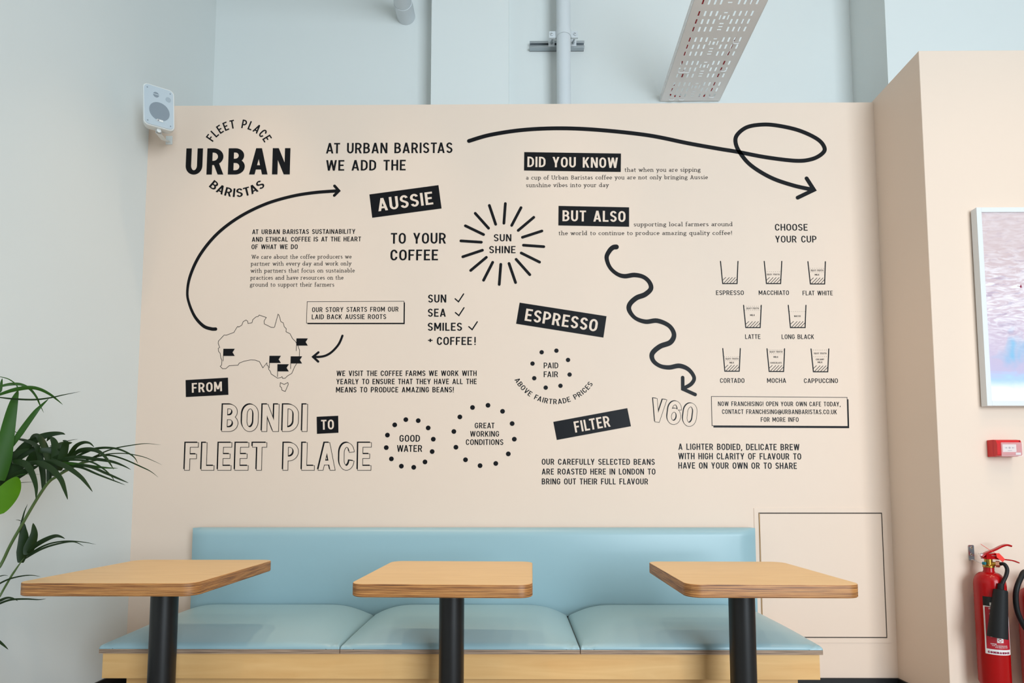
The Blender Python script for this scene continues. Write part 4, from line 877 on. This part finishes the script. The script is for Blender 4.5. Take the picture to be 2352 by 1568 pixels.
b = MB(); c_ = P_(2252, 1271, EY-.01); b.tube([c_+Vector((.011*math.cos(a*.3307), .009*math.sin(a*.3307), .001*math.sin(a))) for a in range(20)], .0011, 6); b.tube([c_+Vector((.01, 0, 0)), P_(2289, 1277, EY-.024)], .0011, 6); b.build('safety_pin', M['chrome'], t, smooth=50)
b = MB(); b.tube([P_(2252.5, 1249, EY-.02), P_(2272, 1262, EY-.028), P_(2288, 1271, EY-.03)], .0010, 6)
q4 = [P_(2288, 1270.5, EY-.031), P_(2295, 1270, EY-.031), P_(2309, 1284, EY-.033), P_(2303.5, 1290.5, EY-.033), P_(2290, 1280, EY-.031)]; b.prism(q4, (0, .0018, 0)); b.build('seal_tag', M['orange'], t)
# its wall bracket
t = thing('extinguisher_bracket', 'small steel wall bracket holding the horn extinguisher', 'bracket', (atY(2231, 1268, YB).x, YB, atY(2231, 1268, YB).z))
b = MB(); a_, c_ = atY(2223.5, 1251, YB-.003), atY(2238.5, 1286, YB-.003); ou = rrect(a_.x, c_.z, c_.x, a_.z, .006, 4); b.prism([Vector((x, YB-.0005, z)) for x, z in ou], (0, -.003, 0))
e_ = Vector((EX-.022, EY, zv0+.020)); st0 = Vector(((a_.x+c_.x)/2, YB-.003, c_.z+.004)); strap(b, [st0, st0+Vector((.004, -.015, -.001)), e_+Vector((-.012, .004, 0))], (.008, 0.006, 0), .003); b.build('bracket_plate', M['chrome'], t, bevel=.0008)
for y in (1257.5, 1272.5):
    b = MB(); b.lathe([(0, 0), (.0075, 0), (.006, .002), (0, .0025)], atY(2231.5, y, YB-.0035), 16, axis=(0, -1, 0)); sc_ = b.build('bracket_screw', M['chrome'], t, smooth=40)
    b = MB(); b.lathe([(0, 0), (.0028, 0), (.0028, .0006), (0, .0006)], atY(2231.5, y, YB-.006), 10, axis=(0, -1, 0)); b.build('screw_slot', M['brass'], sc_)
b = MB(); b.lathe([(0, 0), (.008, 0), (.008, .012), (0, .014)], e_+Vector((-.010, -.004, 0)), 16, axis=(.35, -.9, 0)); b.build('end_cap', M['teal'], t, smooth=40)
# second extinguisher: only its hose reaches into the picture
X2 = EX+.235; t = thing('fire_extinguisher', 'second fire extinguisher, of which only the black looped hose shows', 'fire extinguisher', (X2, EY-.01, .07))
b = MB(); bottle(b, X2, EY-.01, .07, .56, .60, .625, .082, .025); b.build('cylinder', M['red'], t, smooth=50)
b = MB(); b.lathe([(0, .625), (.02, .625), (.02, .665), (0, .665)], (X2, EY-.01, 0), 20); b.build('valve', M['brass'], t, smooth=40)
b = MB(); b.box((X2-.02, EY-.026, .665), (X2+.11, EY+.006, .680)); b.build('lever', M['red'], t, bevel=.003)
hp = [(X2-.01, EY-.02, .645), tuple(atY(2356, 1312, 2.87)), tuple(atY(2344, 1328, 2.85)), tuple(atY(2335.5, 1350, 2.84)), tuple(atY(2333, 1372, 2.84)), tuple(atY(2336, 1400, 2.84)), tuple(atY(2345, 1424, 2.84)), tuple(atY(2362, 1452, 2.84)), (X2-.03, EY-.10, .24)]
b = MB(); b.tube(smooth(hp, 8), .0115, 16); b.build('hose', M['rubber'], t, smooth=60)

# ------------------------------------------------------------------ palm
PY = 2.30
t = thing('potted_palm', 'potted kentia palm with arching dark fronds beside the white wall', 'plant', (-2.10, 2.2, FZ))
b = MB(); b.lathe([(0, 0), (.13, 0), (.160, .20), (.167, .20), (.167, .225), (.150, .225), (.146, .18), (0, .18)], (-2.10, 2.2, FZ), 40); POT = b.build('pot', M['pot'], t, smooth=40)
b = MB(); b.lathe([(.145, .178), (.145, .195), (0, .20)], (-2.10, 2.2, FZ), 32); b.build('soil', M['soil'], POT)
def P3(x, y, Y): return atY(x, y, Y)
def blade(b, pts, width, y0, y1, mi=0, fold=.25, taper=1.0, nseg=7):
    """a leaflet: centre line in picture measure at depths y0..y1, swelling then tapering to a point"""
    q = smooth(pts, max(2, nseg)); n = len(q); C = []
    for k, p in enumerate(q): C.append(P3(p[0], p[1], y0+(y1-y0)*k/(n-1)))
    base = len(b.v)
    for k, c in enumerate(C):
        s_ = k/(n-1); d = (C[min(k+1, n-1)]-C[max(k-1, 0)]).normalized(); v = (c-EYE).normalized()
        side = d.cross(v)
        if side.length < 1e-5: side = Vector((1, 0, 0))
        side = (side.normalized()*.93 + v*.30*math.sin(s_*2.5+width)).normalized(); nrm = side.cross(d).normalized()
        wd = width/2*(PY/FPX)*(min(1, (s_+.10)/.32)**.7)*max(0.02, (1-s_**2.1))**.85
        b.v += [c-side*wd+nrm*wd*fold, c, c+side*wd+nrm*wd*fold]
    for k in range(n-1):
        for o_ in (0, 1): b.f.append((base+k*3+o_, base+k*3+o_+1, base+k*3+3+o_+1, base+k*3+3+o_)); b.m.append(mi)
def z1(*p): return [(x/4.9, 840+y/4.9) for x, y in p]
def z2(*p): return [(x/6.533, 1080+y/6.533) for x, y in p]
def z3(*p): return [(x/5.854, 1300+y/5.854) for x, y in p]
mats = [M['leaf'], M['leaf2'], M['leaf3']]
def frond(leaves, stem, r, name='frond', label=None):
    b = MB()
    for L_ in leaves:
        w_, mi, y0, y1, pts = L_; blade(b, pts, w_/4.9, y0, y1, mi)
    o = b.build(name, mats, t, smooth=60)
    if label: o['label'] = label
    if stem:
        b2 = MB()
        c = [P3(*p) for p in smooth([(-54+len(leaves)%5*3, 1688, 2.2)]+stem, 5)]
        b2.tube(c, [r*min(1, max(.12, (len(c)-1-k)/9)) for k in range(len(c))], 10); b2.build('stem', M['stem'], o, smooth=60)
    return o
def crown(x, y, Y): # continue a stem down to the pot
    return (x, y, Y)
YA = 2.28
frond([
 (120,0,YA+.05,YA+.12, z1((10,1210),(150,1050),(330,950),(465,890))), (90,0,YA+.06,YA+.14, z1((60,1130),(250,930),(400,830),(500,785),(600,762),(690,758),(735,772))),
 (62,0,YA,YA+.1, z1((490,1390),(480,1200),(430,950),(380,880),(300,845),(210,825),(120,825))), (78,0,YA,YA+.08, z1((545,1310),(560,1100),(500,900),(440,800),(390,785),(350,820),(325,865))),
 (92,0,YA,YA+.05, z1((600,1240),(625,1100),(625,950),(605,850),(560,812),(525,850))), (86,0,YA-.02,YA-.05, z1((670,1180),(700,1050),(730,920),(742,860),(705,838))),
 (48,0,YA,YA-.08, z1((720,1090),(800,980),(860,900),(940,862),(1010,870),(1060,915))), (54,0,YA,YA-.12, z1((760,1060),(870,970),(960,942),(1060,945),(1150,990),(1220,1070),(1280,1165))),
 (30,0,YA,YA-.1, z1((720,1095),(900,1000),(1040,940),(1180,920),(1330,935),(1460,990),(1520,1040),(1552,1098))), (16,0,YA,YA+.1, z1((700,1180),(1000,1050),(1250,940),(1500,890),(1650,875),(1812,888))),
 (14,0,YA,YA+.06, z1((700,1190),(1000,1050),(1200,995),(1400,985),(1600,1020),(1730,1070),(1827,1117))), (21,0,YA,YA, z1((680,1200),(1000,1050),(1200,1005),(1380,1045),(1600,1140),(1700,1190),(1782,1254))),
 (42,0,YA-.02,YA-.1, z1((630,1060),(850,1025),(1050,1045),(1250,1075),(1380,1120),(1475,1168))), (38,1,YA-.02,YA-.06, z1((600,1080),(820,1100),(1000,1125),(1180,1145),(1330,1152))),
 (26,0,YA-.02,YA-.12, z1((700,1130),(900,1140),(1100,1220),(1280,1290),(1412,1341))), (34,0,YA-.02,YA-.14, z1((760,1110),(1000,1130),(1200,1210),(1350,1275),(1447,1317))),
 (24,0,YA-.03,YA-.12, z1((500,1070),(700,1060),(900,1060),(1050,1090),(1180,1170),(1260,1250),(1290,1300))), (60,0,YA-.04,YA-.16, z1((480,1070),(620,1085),(760,1140),(900,1240),(980,1330),(1042,1417))),
 (70,0,YA-.05,YA-.16, z1((330,1088),(450,1095),(580,1160),(680,1270),(730,1400),(762,1504))), (76,0,YA-.06,YA-.14, z1((130,1080),(230,1085),(310,1130),(370,1240),(405,1370),(405,1500))),
 (90,0,YA,YA+.1, z1((430,950),(560,955),(690,890),(760,870),(815,862))), (12,0,YA+.04,YA+.1, z1((560,900),(640,882),(780,840),(882,823))), (120,0,YA+.06,YA+.02, z1((300,1150),(420,1000),(560,980),(690,930))),
 (60,0,YA+.02,YA, z1((560,1180),(600,1060),(680,1000),(700,930))),
], [(-60,1400,2.2),(0,1300,YA),(23,1253,YA),(49,1207,YA),(82.7,1149,YA),(110,1109,YA),(130,1094,YA),(153,1080,YA),(185,1064,YA),(215,1058,YA-.02),(250,1052,YA-.05)], .0052, label='largest arching frond')
frond([
 (150,1,YA-.10,YA-.02, z1((10,1290),(45,1000),(90,700),(150,420),(205,272))), (60,1,YA-.04,YA, z1((90,960),(250,720),(380,540),(450,460),(547,370))),
 (36,1,YA-.08,YA+.05, z1((-60,250),(60,215),(160,202),(250,212),(340,262),(410,350),(450,440),(492,527))), (46,1,YA-.08,YA+.04, z1((-40,335),(150,272),(330,245),(450,265),(560,320),(640,380),(707,437))),
 (22,0,YA-.08,YA, z1((-40,350),(150,372),(380,380),(560,360),(720,325),(907,288))), (14,1,YA-.05,YA-.08, z1((205,290),(185,215),(100,150),(0,122),(-60,118))), (40,1,YA,YA, z1((-10,300),(8,230),(26,140))),
 (14,0,YA+.05,YA+.05, z1((120,730),(160,738),(195,753))), (150,0,YA-.06,YA-.02, z1((-80,1400),(60,1230),(220,1120),(420,1080))), (120,0,YA-.02,YA-.05, z1((-60,1250),(60,1130),(160,1000),(330,930))), (110,0,YA-.03,YA-.04, z1((-40,1420),(120,1280),(280,1190),(440,1120))),
 (9,0,YA-.08,YA-.08, z1((0,1370),(180,1320),(420,1302))), (8,1,YA-.08,YA-.08, z1((60,1310),(230,1225),(460,1220))),
], [(-120,1420,2.2),(-70,1300,YA),(-40,1150,YA),(-20,1080,YA)], .006, label='upright frond at the picture edge')
frond([(250,2,YA-.1,YA-.16, z1((-220,1640),(-60,1560),(70,1440),(150,1330),(195,1250)))], [(-120,1400,2.2),(-60,1210,YA-.08),(-40,1170,YA-.1)], .005, label='broad bright green leaf')
frond([
 (112,0,YA,YA+.02, [(p[0],p[1]) for p in z2((312,1385),(345,1200),(360,1000),(352,880),(362,790))]), (18,0,YA,YA+.02, z2((300,850),(340,720),(370,610),(416,503))), (8,0,YA,YA, z2((312,760),(280,745),(232,742))),
 (110,0,YA,YA+.03, z2((395,1270),(465,1110),(515,950),(497,790))), (54,0,YA,YA-.05, z2((415,1235),(560,1110),(700,1030),(820,985),(900,990),(977,1024))),
 (20,0,YA,YA-.06, z2((365,1310),(560,1180),(760,1095),(1000,1060),(1250,1075),(1442,1111))), (24,0,YA,YA-.08, z2((345,1345),(600,1190),(850,1105),(1100,1070),(1258,1137))),
], [(-50,1460,2.2),(0,1368,YA),(17,1338,YA),(29,1318,YA),(47.5,1291,YA),(56,1280,YA)], .0036, label='small low frond above the table corner')
frond([
 (20,0,YA,YA-.05, z3((-120,300),(0,230),(130,170),(300,130),(430,122),(547,138))), (12,0,YA,YA, z3((-60,150),(0,133),(60,122),(110,129))), (32,0,YA,YA-.05, z3((-90,500),(0,460),(90,425),(170,430),(242,467))),
 (24,0,YA,YA-.06, z3((-90,550),(0,500),(150,450),(350,440),(520,448),(622,437))), (28,0,YA-.06,YA-.08, z3((-80,960),(0,1020),(60,1070),(112,1120))),
], [(-80,1480,2.2),(-40,1420,YA),(-15,1392,YA)], .003, label='lowest narrow leaflets')
